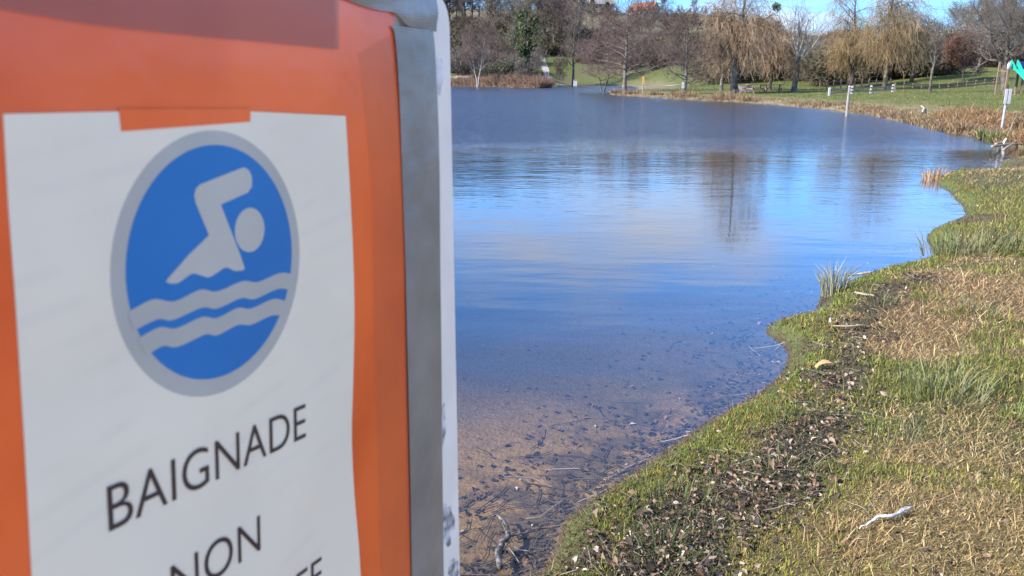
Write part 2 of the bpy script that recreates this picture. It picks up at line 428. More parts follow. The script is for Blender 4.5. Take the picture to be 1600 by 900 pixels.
GS2, GZ2 = GS.reshape(nr, na), GZ.reshape(nr, na)
_ia = np.where((np.degrees(az_f) > -14.01) & (np.degrees(az_f) < 57.9))[0]; _ir0 = int(np.argmin(np.abs(rad - 1.1)))
_lr = np.log(rad)
def sheet(X, Y):
    """shore distance and height read off the ground sheet (exact outside its fine part)"""
    X = np.asarray(X, float); Y = np.asarray(Y, float)
    r = np.hypot(X, Y); a = np.arctan2(X, Y)
    ok = (a > az_f[_ia[0]]) & (a < az_f[_ia[-1]]) & (r > 1.11) & (r < 59)
    S, Z = np.empty(len(X)), np.empty(len(X))
    fa = (a[ok] - az_f[_ia[0]]) / (az_f[_ia[1]] - az_f[_ia[0]]); ia = fa.astype(int); fa -= ia; ia += _ia[0]
    lr = np.log(r[ok]); ir = np.clip(np.searchsorted(_lr, lr) - 1, _ir0, nr - 2); fr = (lr - _lr[ir]) / (_lr[ir + 1] - _lr[ir])
    for G, O in ((GS2, S), (GZ2, Z)):
        O[ok] = (G[ir, ia] * (1 - fa) + G[ir, ia + 1] * fa) * (1 - fr) + (G[ir + 1, ia] * (1 - fa) + G[ir + 1, ia + 1] * fa) * fr
    if (~ok).any():
        S[~ok] = shore_distance(X[~ok], Y[~ok]); Z[~ok] = terrain(X[~ok], Y[~ok], S[~ok])
    return S, Z

# ------------------------------------------------------------------ lake water
def water_material():
    m = bpy.data.materials.new("lake_water"); m.use_nodes = True
    nt = m.node_tree; nt.nodes.clear(); N = nt.nodes.new; L = nt.links.new
    out = N("ShaderNodeOutputMaterial")
    t = N("ShaderNodeTexCoord")
    # wind ruffles the water beyond the sheltered near part
    sepx = N("ShaderNodeSeparateXYZ"); L(t.outputs["Object"], sepx.inputs[0])
    edge = N("ShaderNodeTexNoise"); edge.inputs["Scale"].default_value = 0.22; edge.inputs["Detail"].default_value = 4; L(t.outputs["Object"], edge.inputs["Vector"])
    e1 = N("ShaderNodeMath"); e1.operation = 'MULTIPLY_ADD'; e1.inputs[1].default_value = 10.0; L(edge.outputs["Fac"], e1.inputs[0]); L(sepx.outputs["Y"], e1.inputs[2])
    wind = N("ShaderNodeMapRange"); wind.interpolation_type = 'SMOOTHSTEP'
    wind.inputs[1].default_value = 21.0; wind.inputs[2].default_value = 31.0; wind.inputs[3].default_value = 0.0; wind.inputs[4].default_value = 1.0
    L(e1.outputs[0], wind.inputs[0])
    mp = N("ShaderNodeMapping"); mp.inputs["Scale"].default_value = (0.55, 1.5, 1.0); mp.inputs["Rotation"].default_value = (0, 0, math.radians(14))
    L(t.outputs["Object"], mp.inputs[0])
    def noise(scale, detail, dist=0.0):
        n = N("ShaderNodeTexNoise"); n.inputs["Scale"].default_value = scale; n.inputs["Detail"].default_value = detail
        n.inputs["Distortion"].default_value = dist; L(mp.outputs[0], n.inputs["Vector"]); return n
    n1 = noise(5.5, 3, 0.4); n2 = noise(1.1, 2, 0.2); n3 = noise(6.0, 4, 0.3)
    # patches where the ripples die down
    calm = N("ShaderNodeTexNoise"); calm.inputs["Scale"].default_value = 0.30; calm.inputs["Detail"].default_value = 2; L(t.outputs["Object"], calm.inputs["Vector"])
    cm = N("ShaderNodeMapRange"); cm.inputs[1].default_value = 0.35; cm.inputs[2].default_value = 0.65; cm.inputs[3].default_value = 0.35; cm.inputs[4].default_value = 1.0
    L(calm.outputs["Fac"], cm.inputs[0])
    shel = N("ShaderNodeMapRange"); shel.interpolation_type = 'SMOOTHSTEP'; shel.inputs[1].default_value = 4.5; shel.inputs[2].default_value = 15.0
    shel.inputs[3].default_value = 0.15; shel.inputs[4].default_value = 1.6; L(sepx.outputs["Y"], shel.inputs[0])
    cs = N("ShaderNodeMath"); cs.operation = 'MULTIPLY'; L(cm.outputs[0], cs.inputs[0]); L(shel.outputs[0], cs.inputs[1])
    h1 = N("ShaderNodeMath"); h1.operation = 'MULTIPLY'; L(n1.outputs["Fac"], h1.inputs[0]); L(cs.outputs[0], h1.inputs[1])
    h2 = N("ShaderNodeMath"); h2.operation = 'MULTIPLY_ADD'; h2.inputs[1].default_value = 1.3; L(n2.outputs["Fac"], h2.inputs[0]); L(h1.outputs[0], h2.inputs[2])
    b1 = N("ShaderNodeBump"); b1.inputs["Strength"].default_value = 1.0; b1.inputs["Distance"].default_value = 0.0042
    L(h2.outputs[0], b1.inputs["Height"])
    w1 = N("ShaderNodeMath"); w1.operation = 'MULTIPLY'; L(n3.outputs["Fac"], w1.inputs[0]); L(wind.outputs[0], w1.inputs[1])
    b2 = N("ShaderNodeBump"); b2.inputs["Strength"].default_value = 1.0; b2.inputs["Distance"].default_value = 0.066
    L(w1.outputs[0], b2.inputs["Height"]); L(b1.outputs[0], b2.inputs["Normal"])
    # reflectance by Schlick's formula, the same from above and from below
    ge = N("ShaderNodeNewGeometry"); dt = N("ShaderNodeVectorMath"); dt.operation = 'DOT_PRODUCT'; L(ge.outputs["Incoming"], dt.inputs[0]); L(b2.outputs[0], dt.inputs[1])
    ab = N("ShaderNodeMath"); ab.operation = 'ABSOLUTE'; L(dt.outputs["Value"], ab.inputs[0])
    om = N("ShaderNodeMath"); om.operation = 'SUBTRACT'; om.use_clamp = True; om.inputs[0].default_value = 1.0; L(ab.outputs[0], om.inputs[1])
    pw = N("ShaderNodeMath"); pw.operation = 'POWER'; pw.inputs[1].default_value = 4.3; L(om.outputs[0], pw.inputs[0])
    fr = N("ShaderNodeMath"); fr.operation = 'MULTIPLY_ADD'; fr.inputs[1].default_value = 0.97; fr.inputs[2].default_value = 0.018; fr.use_clamp = True; L(pw.outputs[0], fr.inputs[0])
    gl = N("ShaderNodeBsdfGlossy"); L(b2.outputs[0], gl.inputs["Normal"])
    ro = N("ShaderNodeMapRange"); ro.inputs[3].default_value = 0.03; ro.inputs[4].default_value = 0.13; L(wind.outputs[0], ro.inputs[0]); L(ro.outputs[0], gl.inputs["Roughness"])
    gl.inputs["Color"].default_value = (1, 1, 1, 1)
    tr = N("ShaderNodeBsdfTransparent"); tr.inputs[0].default_value = (0.97, 0.97, 0.97, 1)
    mx = N("ShaderNodeMixShader"); L(fr.outputs[0], mx.inputs[0]); L(tr.outputs[0], mx.inputs[1]); L(gl.outputs[0], mx.inputs[2])
    L(mx.outputs[0], out.inputs["Surface"])
    va = N("ShaderNodeVolumeAbsorption"); va.inputs["Color"].default_value = (0.55, 0.52, 0.46, 1); va.inputs["Density"].default_value = 1.9
    L(va.outputs[0], out.inputs["Volume"])
    return m
M['water'] = water_material()
wb = MB().box((0, 100, -3.0), (260, 260, 6.0))
water = obj("lake_water", wb.mesh("lake_water", M['water']))
tag(water, kind="structure")

# ------------------------------------------------------------------ the notice board in front
S_AZ = math.radians(21.5)
S_D = np.array([math.sin(S_AZ), math.cos(S_AZ), 0.0])          # along the board
S_N = np.array([math.cos(S_AZ), -math.sin(S_AZ), 0.0])         # towards the viewer
S_V = np.array([0.0, 0.0, 1.0])
S_DIST = 0.418
S_O = np.array([0, 0, CAM_H]) + ray(440, 450) * S_DIST
def bd(px, py):
    """board coordinates (metres along, metres up) of a picture point"""
    r = ray(px, py); o = S_O - np.array([0, 0, CAM_H])
    q = r * ((o @ S_N) / (r @ S_N)) - o
    return np.array([q @ S_D, q @ S_V])
board_root = empty("notice_board", (0, 0, 0))
g0 = S_O + S_D * (-0.06)
board_root.location = (g0[0], g0[1], tz(g0[0], g0[1]))
board_root.rotation_euler = (0, 0, math.pi / 2 - S_AZ)           # local x runs along the board, local y away from the face
tag(board_root, "white board with a taped orange sheet and a paper swimming notice in the foreground", "notice board")
B_OFF = np.array([0.06, S_O[2] - board_root.location.z])
def loc3(p2, lift):
    return (p2[0] + B_OFF[0], -lift, p2[1] + B_OFF[1])
def poly_plate(name, pts, lift, thick, material, parent, smooth=False):
    """flat sheet with thickness, outline pts in board coordinates; its face lies `lift` in front of the board plane"""
    import bmesh
    bm = bmesh.new()
    vs = [bm.verts.new(loc3(p, lift)) for p in pts]
    f = bm.faces.new(vs); f.normal_update()
    if f.normal.y > 0: f.normal_flip()
    r = bmesh.ops.extrude_face_region(bm, geom=[f])
    bmesh.ops.translate(bm, verts=[e for e in r["geom"] if isinstance(e, bmesh.types.BMVert)], vec=(0, thick, 0))
    bmesh.ops.recalc_face_normals(bm, faces=bm.faces[:])
    bmesh.ops.triangulate(bm, faces=[x for x in bm.faces if len(x.verts) > 4])
    me = bpy.data.meshes.new(name); bm.to_mesh(me); bm.free()
    for p in me.polygons: p.use_smooth = False
    me.materials.append(material)
    return obj(name, me, parent)
def smooth_line(pts, k=6):
    pts = np.array(pts, float); out = []
    P = np.vstack([2 * pts[0] - pts[1], pts, 2 * pts[-1] - pts[-2]])
    for i in range(1, len(P) - 2):
        for t in np.arange(k) / k:
            a, b, c, d = P[i - 1], P[i], P[i + 1], P[i + 2]
            out.append(.5 * (2 * b + (c - a) * t + (2 * a - 5 * b + 4 * c - d) * t * t + (3 * b - a - 3 * c + d) * t ** 3))
    out.append(pts[-1]); return np.array(out)
def laminated(name, c1, c2, scale, rough=0.35, coat=0.6, bump=0.15):
    m = mat(name, c1, c2, scale, rough, bump, scale * 1.5, coat=coat)
    return m
M['orange'] = laminated("orange_sheet", (0.60, 0.074, 0.013), (0.86, 0.145, 0.028), 6.0, 0.33, 0.4, 0.16)
M['paper'] = laminated("notice_paper", (0.72, 0.65, 0.51), (0.76, 0.69, 0.545), 14.0, 0.4, 0.22, 0.05)
M['ring'] = laminated("print_grey", (0.37, 0.37, 0.34), (0.42, 0.42, 0.38), 14.0, 0.4, 0.22, 0.04)
M['blue'] = laminated("print_blue", (0.006, 0.14, 0.40), (0.012, 0.16, 0.44), 12.0, 0.4, 0.22, 0.04)
M['figure'] = laminated("print_pale_grey", (0.43, 0.42, 0.37), (0.48, 0.47, 0.42), 14.0, 0.4, 0.22, 0.04)
M['ink'] = laminated("print_ink", (0.030, 0.018, 0.020), (0.045, 0.028, 0.030), 14.0, 0.4, 0.3, 0.02)
M['board'] = mat("white_board", (0.72, 0.67, 0.60), (0.80, 0.745, 0.67), 20.0, 0.5)
M['smudge'] = mat("tape_residue", (0.16, 0.16, 0.15), (0.62, 0.62, 0.62), 110.0, 0.8, ramp=(0.38, 0.62))
M['smudge_l'] = mat("faint_dirt", (0.38, 0.37, 0.35), (0.70, 0.70, 0.72), 60.0, 0.8, ramp=(0.3, 0.6))
def duct_material():
    m = mat("duct_tape", (0.20, 0.19, 0.18), (0.27, 0.26, 0.25), 18.0, 0.34, coat=0.15)
    nt = m.node_tree; b = nt.nodes["Principled BSDF"]; b.inputs["Metallic"].default_value = 0.25
    t = nt.nodes.new("ShaderNodeTexCoord"); mp = nt.nodes.new("ShaderNodeMapping"); mp.inputs["Scale"].default_value = (0.15, 1, 1)
    nt.links.new(t.outputs["Object"], mp.inputs[0])
    w = nt.nodes.new("ShaderNodeTexWave"); w.bands_direction = 'Z'; w.inputs["Scale"].default_value = 180; w.inputs["Distortion"].default_value = 1.5
    nt.links.new(mp.outputs[0], w.inputs["Vector"])
    n = nt.nodes.new("ShaderNodeTexNoise"); n.inputs["Scale"].default_value = 45; nt.links.new(t.outputs["Object"], n.inputs["Vector"])
    ad = nt.nodes.new("ShaderNodeMath"); ad.operation = 'MULTIPLY_ADD'; ad.inputs[1].default_value = 0.05
    nt.links.new(w.outputs["Fac"], ad.inputs[0]); nt.links.new(n.outputs["Fac"], ad.inputs[2])
    bp = nt.nodes.new("ShaderNodeBump"); bp.inputs["Strength"].default_value = 0.5; bp.inputs["Distance"].default_value = 0.0035
    nt.links.new(ad.outputs[0], bp.inputs["Height"]); nt.links.new(bp.outputs[0], b.inputs["Normal"])
    return m
M['duct'] = duct_material()
def film_material():
    m = bpy.data.materials.new("clear_tape"); m.use_nodes = True
    nt = m.node_tree; nt.nodes.clear()
    out = nt.nodes.new("ShaderNodeOutputMaterial"); tr = nt.nodes.new("ShaderNodeBsdfTransparent"); tr.inputs[0].default_value = (0.93, 0.9, 0.88, 1)
    p = nt.nodes.new("ShaderNodeBsdfPrincipled"); p.inputs["Base Color"].default_value = (0.34, 0.22, 0.22, 1); p.inputs["Roughness"].default_value = 0.3
    mx = nt.nodes.new("ShaderNodeMixShader"); mx.inputs[0].default_value = 0.17
    nt.links.new(tr.outputs[0], mx.inputs[1]); nt.links.new(p.outputs[0], mx.inputs[2]); nt.links.new(mx.outputs[0], out.inputs[0])
    return m
M['film'] = film_material()
def film_b():
    m = film_material(); m.name = "clear_tape_thin"
    for n in m.node_tree.nodes:
        if n.type == 'MIX_SHADER': n.inputs[0].default_value = 0.05
        if n.type == 'BSDF_PRINCIPLED': n.inputs["Base Color"].default_value = (0.8, 0.6, 0.35, 1)
    return m
M['film_b'] = film_b()
def ghost_print(m):
    # text on the back of the sheet shows through as faint grey lines; the sheet is slightly wavy
    nt = m.node_tree; b = nt.nodes["Principled BSDF"]; src = b.inputs["Base Color"].links[0].from_socket
    t = nt.nodes.new("ShaderNodeTexCoord"); mp = nt.nodes.new("ShaderNodeMapping"); mp.inputs["Rotation"].default_value = (0, math.radians(6), 0)
    nt.links.new(t.outputs["Object"], mp.inputs[0])
    w = nt.nodes.new("ShaderNodeTexWave"); w.bands_direction = 'Z'; w.inputs["Scale"].default_value = 22; w.inputs["Distortion"].default_value = 0.3
    nt.links.new(mp.outputs[0], w.inputs["Vector"])
    n = nt.nodes.new("ShaderNodeTexNoise"); n.inputs["Scale"].default_value = 26; n.inputs["Detail"].default_value = 2; nt.links.new(t.outputs["Object"], n.inputs["Vector"])
    n2 = nt.nodes.new("ShaderNodeTexNoise"); n2.inputs["Scale"].default_value = 7; nt.links.new(t.outputs["Object"], n2.inputs["Vector"])
    r1 = nt.nodes.new("ShaderNodeMapRange"); r1.inputs[1].default_value = .62; r1.inputs[2].default_value = .9; nt.links.new(w.outputs["Fac"], r1.inputs[0])
    r2 = nt.nodes.new("ShaderNodeMapRange"); r2.inputs[1].default_value = .48; r2.inputs[2].default_value = .62; nt.links.new(n.outputs["Fac"], r2.inputs[0])
    mu = nt.nodes.new("ShaderNodeMath"); mu.operation = 'MULTIPLY'; nt.links.new(r1.outputs[0], mu.inputs[0]); nt.links.new(r2.outputs[0], mu.inputs[1])
    m2 = nt.nodes.new("ShaderNodeMath"); m2.operation = 'MULTIPLY'; m2.inputs[1].default_value = 0.08; nt.links.new(mu.outputs[0], m2.inputs[0])
    mx = nt.nodes.new("ShaderNodeMix"); mx.data_type = 'RGBA'; nt.links.new(m2.outputs[0], mx.inputs[0]); nt.links.new(src, mx.inputs[6]); mx.inputs[7].default_value = (.38, .38, .42, 1)
    nt.links.new(mx.outputs[2], b.inputs["Base Color"])
    bp = nt.nodes.new("ShaderNodeBump"); bp.inputs["Strength"].default_value = 0.6; bp.inputs["Distance"].default_value = 0.012; nt.links.new(n2.outputs["Fac"], bp.inputs["Height"]); nt.links.new(bp.outputs[0], b.inputs["Normal"])
ghost_print(M['paper'])

R0 = 0.0605
# panel with rounded corners on two posts
xr = bd(712, 400)[0] ; xl = xr - 0.47
zt_ = bd(668, -14)[1]; zb = zt_ - 0.72
def round_rect(x0, x1, z0, z1, r, k=8):
    pts = []
    for cx, cz, a0 in ((x1 - r, z1 - r, 0), (x0 + r, z1 - r, 90), (x0 + r, z0 + r, 180), (x1 - r, z0 + r, 270)):
        for i in range(k + 1):
            a = math.radians(a0 + 90 * i / k); pts.append(np.array([cx + r * math.cos(a), cz + r * math.sin(a)]))
    return pts
panel = poly_plate("panel", round_rect(xl, xr, zb, zt_, 0.022), -0.0015, 0.004, M['board'], board_root)
for s_ in (0.12, 0.88):
    px_ = xl + (xr - xl) * s_
    pm = MB().box((px_ + B_OFF[0], 0.0275, (zt_ - 0.06 + B_OFF[1]) / 2 - 0.1), (0.04, 0.04, zt_ - 0.06 + B_OFF[1] + 0.2))
    obj("post", pm.mesh("post", M['metal_post']), board_root)
def edge(*pp): return [bd(*p) for p in pp]
# orange backing sheet, its right edge a little wavy
right = smooth_line(edge((611, -30), (613, 30), (617, 90), (624, 190), (629, 330), (631, 470), (634, 620), (637, 760), (640, 920)), 4)
left_x = -0.215
bot = bd(640, 920)[1] - 0.07
sheet_pts = list(right) + [np.array([right[-1][0], bot]), np.array([left_x, bot]), np.array([left_x, right[0][1] + 0.02]), np.array([right[0][0], right[0][1] + 0.005])]
poly_plate("orange_sheet", sheet_pts, 0.0012, 0.001, M['orange'], board_root)
# paper notice, its top edge stepped around an orange tab
pr = smooth_line(edge((536, 181), (542, 280), (548, 400), (550, 500), (548, 600), (546, 680), (550, 770), (557, 850), (562, 930)), 4)
pl = edge((46, 920), (34, 700), (20, 480), (8, 320), (0, 178))
pl = [p for p in pl]
low = np.array([pr[-1][0] - 0.01, pr[-1][1] - 0.05]); lowl = np.array([pl[0][0] - 0.01, low[1] + 0.012])
paper = poly_plate("paper_notice", [pl[-1]] + [bd(180, 174)] + [bd(385, 174)] + list(pr) + [low, lowl] + pl[:-1], 0.0017, 0.0004, M['paper'], board_root)
tab = poly_plate("orange_tab", edge((180, 170), (184, 205), (386, 190), (386, 170)), 0.0020, 0.00025, M['orange'], board_root)
# pictogram: ring, blue disc, swimmer, waves - children of the paper
ring_px = [(327, 203), (171, 415), (295, 617), (462.5, 398), (223, 261), (433.5, 270), (190, 544), (233, 597), (433, 525), (377, 592)]
blue_px = [(330, 226), (192, 430), (453, 390), (304, 593), (231, 290), (419, 278), (227, 551), (430, 492), (390, 555)]
def fit_circle(px):
    p = np.array([bd(*q) for q in px]); A_ = np.c_[2 * p, np.ones(len(p))]
    s = np.linalg.lstsq(A_, (p ** 2).sum(1), rcond=None)[0]
    return s[:2], math.sqrt(s[2] + s[0] ** 2 + s[1] ** 2)
def circle(c, r, k=72): return [np.array([c[0] + r * math.cos(a), c[1] + r * math.sin(a)]) for a in np.arange(k) * 2 * math.pi / k]
rc, rr = fit_circle(ring_px); bc, br = fit_circle(blue_px)
poly_plate("pictogram_ring", circle(rc, rr), 0.00180, 0.0001, M['ring'], paper)
poly_plate("pictogram_disc", circle(bc, br), 0.00192, 0.0001, M['blue'], paper)
c1 = lambda x, y: (150 + x * .24443, 180 + y * .24443)
c2 = lambda x, y: (150 + x * .26667, 400 + y * .26667)
sw = [c1(900, 340), c1(925, 333), c1(955, 350), c1(975, 395), c1(974, 455), c1(950, 492), c1(775, 570), c1(900, 890), c2(852, 72), c2(838, 82), c2(800, 86)]
sw += [tuple(p) for p in smooth_line([c2(790, 84), c2(740, 65), c2(690, 95), c2(640, 122), c2(590, 110), c2(550, 100), c2(510, 120), c2(470, 150), c2(430, 160), c2(388, 151)], 4)]
sw += [c2(400, 130), c1(570, 890), c1(700, 765), c1(615, 560), c1(605, 510), c1(615, 470), c1(640, 442)]
poly_plate("swimmer_body", edge(*sw), 0.00204, 0.0001, M['figure'], paper)
hc = bd(*c1(963, 732)); hr = (bd(*c1(963, 590))[1] - bd(*c1(963, 875))[1]) / 2
poly_plate("swimmer_head", circle(hc, hr, 40), 0.00204, 0.0001, M['figure'], paper)
def wave(top, bottom):
    t = smooth_line([bd(*c2(*p)) for p in top], 6); b = smooth_line([bd(*c2(*p)) for p in bottom], 6)
    poly_plate("wave", list(t) + list(b), 0.00204, 0.0001, M['ring'], paper)
wave([(160, 330), (210, 300), (320, 250), (440, 262), (590, 195), (690, 205), (840, 145), (930, 150), (1060, 98), (1140, 106)],
     [(1125, 200), (1050, 190), (910, 250), (830, 245), (690, 305), (600, 300), (430, 372), (340, 368), (200, 434)])
wave([(218, 482), (350, 415), (450, 420), (600, 355), (690, 360), (810, 302), (890, 305), (1020, 250), (1105, 264)],
     [(1062, 345), (1000, 350), (890, 400), (810, 402), (690, 462), (620, 457), (460, 528), (370, 525), (275, 580)])
def text_mesh(body):
    cu = bpy.data.curves.new("lettering", 'FONT'); cu.body = body; cu.size = 1.0; cu.resolution_u = 6; cu.space_character = 1.02; cu.offset = -0.008
    o = bpy.data.objects.new("lettering", cu); COL.objects.link(o)
    dg = bpy.context.evaluated_depsgraph_get(); dg.update()
    me = bpy.data.meshes.new_from_object(o.evaluated_get(dg))
    bpy.data.objects.remove(o, do_unlink=True); bpy.data.curves.remove(cu)
    v = np.array([p.co[:] for p in me.vertices])
    return me, v
tl, tr_, bl, brt = bd(161, 757), bd(473, 629), bd(165, 830), bd(473, 682)
base_dir = (brt - bl); up_vec = tl - bl
me_, v_ = text_mesh("BAIGNADE")
w0 = v_[:, 0].max() - v_[:, 0].min(); cap = v_[:, 1].max()
ex = base_dir / w0; ey = up_vec / (cap * 1.03)
def lettering(body, anchor, right_anchor=False, top=False):
    me, v = text_mesh(body)
    x = v[:, 0] - (v[:, 0].max() if right_anchor else v[:, 0].min()); y = v[:, 1] - (cap if top else 0)
    P = anchor[None] + x[:, None] * ex[None] + y[:, None] * ey[None]
    for k, p in enumerate(P): me.vertices[k].co = loc3(p, 0.0022)
    me.materials.clear(); me.materials.append(M['ink'])
    o = obj("lettering", me, paper)
    # a hair of thickness, so that the print is a solid film on the paper
    import bmesh
    bm = bmesh.new(); bm.from_mesh(me)
    r = bmesh.ops.extrude_face_region(bm, geom=bm.faces[:])
    bmesh.ops.translate(bm, verts=[e for e in r["geom"] if isinstance(e, bmesh.types.BMVert)], vec=(0, 0.0002, 0))
    bmesh.ops.recalc_face_normals(bm, faces=bm.faces[:]); bm.to_mesh(me); bm.free()
    for p in me.polygons: p.use_smooth = False
    return o
lettering("BAIGNADE", bl)
lettering("NON", bd(402, 858), right_anchor=True)
lettering("SURVEILLEE", bd(498, 868), right_anchor=True, top=True)
# grey duct tape down the right edge, a sagging strip over the top, clear tape over the upper margin
tr_edge = smooth_line(edge((672, 48), (676, 80), (680, 160), (682, 260), (683, 400), (686, 560), (688, 720), (690, 920)), 4)
tl_edge = smooth_line(edge((606, 40), (612, 60), (619, 150), (624, 260), (629, 400), (632, 560), (636, 740), (640, 920)), 4)
def strip(name, L_, R_, lift, bulge, material, cols=6):
    """tape strip between two edges, slightly domed across its width"""
    n = len(L_); V_ = []
    for i in range(n):
        for j in range(cols + 1):
            t = j / cols; p = L_[i] * (1 - t) + R_[i] * t
            b = bulge * math.sin(math.pi * t) + 0.0004 * math.sin(9 * t + i * .35)
            V_.append(loc3(p, lift + b))
    idx_ = np.arange(n * (cols + 1)).reshape(n, cols + 1)
    F_ = np.stack([idx_[:-1, :-1], idx_[:-1, 1:], idx_[1:, 1:], idx_[1:, :-1]], -1).reshape(-1, 4)
    return obj(name, np_mesh(name, np.array(V_), F_, material, True), board_root)
ext = np.array([0, -0.09])
strip("duct_tape", np.vstack([tl_edge, [tl_edge[-1] + ext]]), np.vstack([tr_edge, [tr_edge[-1] + ext]]), 0.0022, 0.0012, M['duct'])
top_low = smooth_line(edge((505, -12), (540, 2), (565, 11), (590, 17), (611, 21), (630, 40), (655, 46), (676, 50)), 4)
top_up = top_low + np.array([0.0, 0.0]); top_up = np.array([[p[0] + 0.004 * math.sin(k), zt_ - 0.002] for k, p in enumerate(top_low)])
top_up[:, 1] = np.maximum(top_up[:, 1], top_low[:, 1] + 0.004)
strip("duct_tape", top_up, top_low, 0.0030, 0.0010, M['duct'])
film_low = smooth_line(edge((-140, -8), (0, 16), (130, 38), (270, 54), (400, 66), (524, 78)), 3)
film_r = bd(522, -25)
poly_plate("clear_tape", list(film_low) + [film_r, np.array([film_low[0][0], film_r[1]])], 0.0026, 0.0003, M['film'], board_root)
vt_l = smooth_line(edge((556, 84), (577, 300), (580, 450), (583, 600), (588, 760), (592, 920)), 4); vt_r = smooth_line(edge((611, 52), (627, 300), (630, 450), (633, 600), (636, 760), (639, 920)), 4)
strip("clear_tape", np.vstack([vt_l, [vt_l[-1] + ext]]), np.vstack([vt_r, [vt_r[-1] + ext]]), 0.0015, 0.0005, M['film_b'])
def blotch(cx, cy, w, h, material, seed):
    r_ = random.Random(seed); pts = []
    for k in range(26):
        a = 2 * math.pi * k / 26; q = 0.7 + 0.5 * r_.random()
        pts.append(bd(cx + w * q * math.cos(a), cy + h * q * math.sin(a)))
    poly_plate("tape_residue", pts, -0.0012, 0.0002, material, board_root)
blotch(693.5, 662, 5.5, 34, M['smudge'], 1); blotch(700, 818, 11, 36, M['smudge'], 2); blotch(712, 892, 9, 18, M['smudge'], 3)
blotch(689, 118, 8, 28, M['smudge_l'], 4)
# ------------------------------------------------------------------ trees
def unit(v): return v / (np.linalg.norm(v, axis=-1, keepdims=True) + 1e-9)
def branches(rng, P, Rad, n, t0, t1, length, ang, npts, up=0.0, wig=0.15, rfrac=0.6, tip=0.25, rmin=0.004, lvar=0.25, down_only=False):
    """n children on every polyline of P; length: number or f(t); returns P, R and t"""
    N, m, _ = P.shape
    t = (np.arange(n)[None] + rng.random((N, n))) / n * (t1 - t0) + t0
    f = t * (m - 1); i = np.minimum(f.astype(int), m - 2); u = (f - i)[..., None]
    row = np.arange(N)[:, None]
    p = P[row, i] * (1 - u) + P[row, i + 1] * u
    T = unit(P[row, i + 1] - P[row, i])
    rad = Rad[row, i] * (1 - u[..., 0]) + Rad[row, i + 1] * u[..., 0]
    ref = np.where(np.abs(T[..., 2:3]) > 0.9, np.array([1.0, 0, 0]), np.array([0, 0, 1.0]))
    U = unit(np.cross(T, ref)); W = np.cross(T, U)
    phi = (np.arange(n)[None] * 2.4 + rng.random((N, 1)) * 6.28 + rng.normal(0, .5, (N, n)))[..., None]
    a = np.radians(ang[0] + (ang[1] - ang[0]) * rng.random((N, n)))[..., None]
    d = unit(np.cos(a) * T + np.sin(a) * (np.cos(phi) * U + np.sin(phi) * W))
    L = (length(t) if callable(length) else length) * (1 + lvar * rng.normal(0, 1, (N, n)).clip(-2, 2))
    L = np.maximum(L, 0.05)
    p = p.reshape(-1, 3); d = d.reshape(-1, 3); L = L.reshape(-1); rad = rad.reshape(-1)
    out = [p]
    for k in range(npts - 1):
        d = unit(d + np.array([0, 0, up]) + rng.normal(0, wig, d.shape))
        p = p + d * (L / (npts - 1))[:, None]; out.append(p)
    Pn = np.stack(out, 1)
    r0 = np.maximum(rad * rfrac, rmin)
    Rn = np.maximum(r0[:, None] * np.linspace(1, tip, npts)[None], rmin)
    return Pn, Rn, t.reshape(-1)
def trunk_line(rng, H, r0, npts=12, lean=(0, 0), wig=0.03, flare=1.35, tip=0.08):
    t = np.linspace(0, 1, npts); w = np.cumsum(rng.normal(0, wig * H / npts, (npts, 2)), 0); w[0] = 0
    P = np.stack([w[:, 0] + lean[0] * t * H, w[:, 1] + lean[1] * t * H, t * H], 1)
    R = r0 * (1 - (1 - tip) * t); R[0] *= flare; P[0, 2] = -0.25
    return P[None], R[None]
def leaf_cards(rng, centres, size, n_each, spread):
    """small bent leaf faces scattered about centres -> V, F (triangle pairs as quads)"""
    c = np.repeat(centres, n_each, axis=0) + rng.normal(0, spread, (len(centres) * n_each, 3))
    a = unit(rng.normal(0, 1, c.shape)); b = unit(np.cross(a, rng.normal(0, 1, c.shape)))
    s = size * (0.6 + 0.8 * rng.random((len(c), 1)))
    V = np.stack([c - a * s, c + b * s * .55, c + a * s, c - b * s * .55], 1)
    n = np.cross(a, b) * s * 0.25
    V[:, 1] += n; V[:, 3] += n
    F = np.arange(len(c) * 4).reshape(-1, 4)
    return V.reshape(-1, 3), F
def make_tree(name, meshes, label, cat, loc, group=None, rz=0.0, sc=1.0):
    """meshes: list of (part name, mesh)"""
    o = empty(name, loc, rz, sc); tag(o, label, cat, group)
    for pn, me in meshes: obj(pn, me, o)
    return o
def wood_meshes(levels, sides, bark, twig, split):
    """levels: list of (P,R); the first `split` become the trunk part, the rest the crown part"""
    a = merge([tubes(P, R, s) for (P, R), s in zip(levels[:split], sides[:split])])
    b = merge([tubes(P, R, s) for (P, R), s in zip(levels[split:], sides[split:])])
    return [("trunk", np_mesh("trunk", a[0], a[1], bark, True)), ("crown", np_mesh("crown", b[0], b[1], twig, True))]

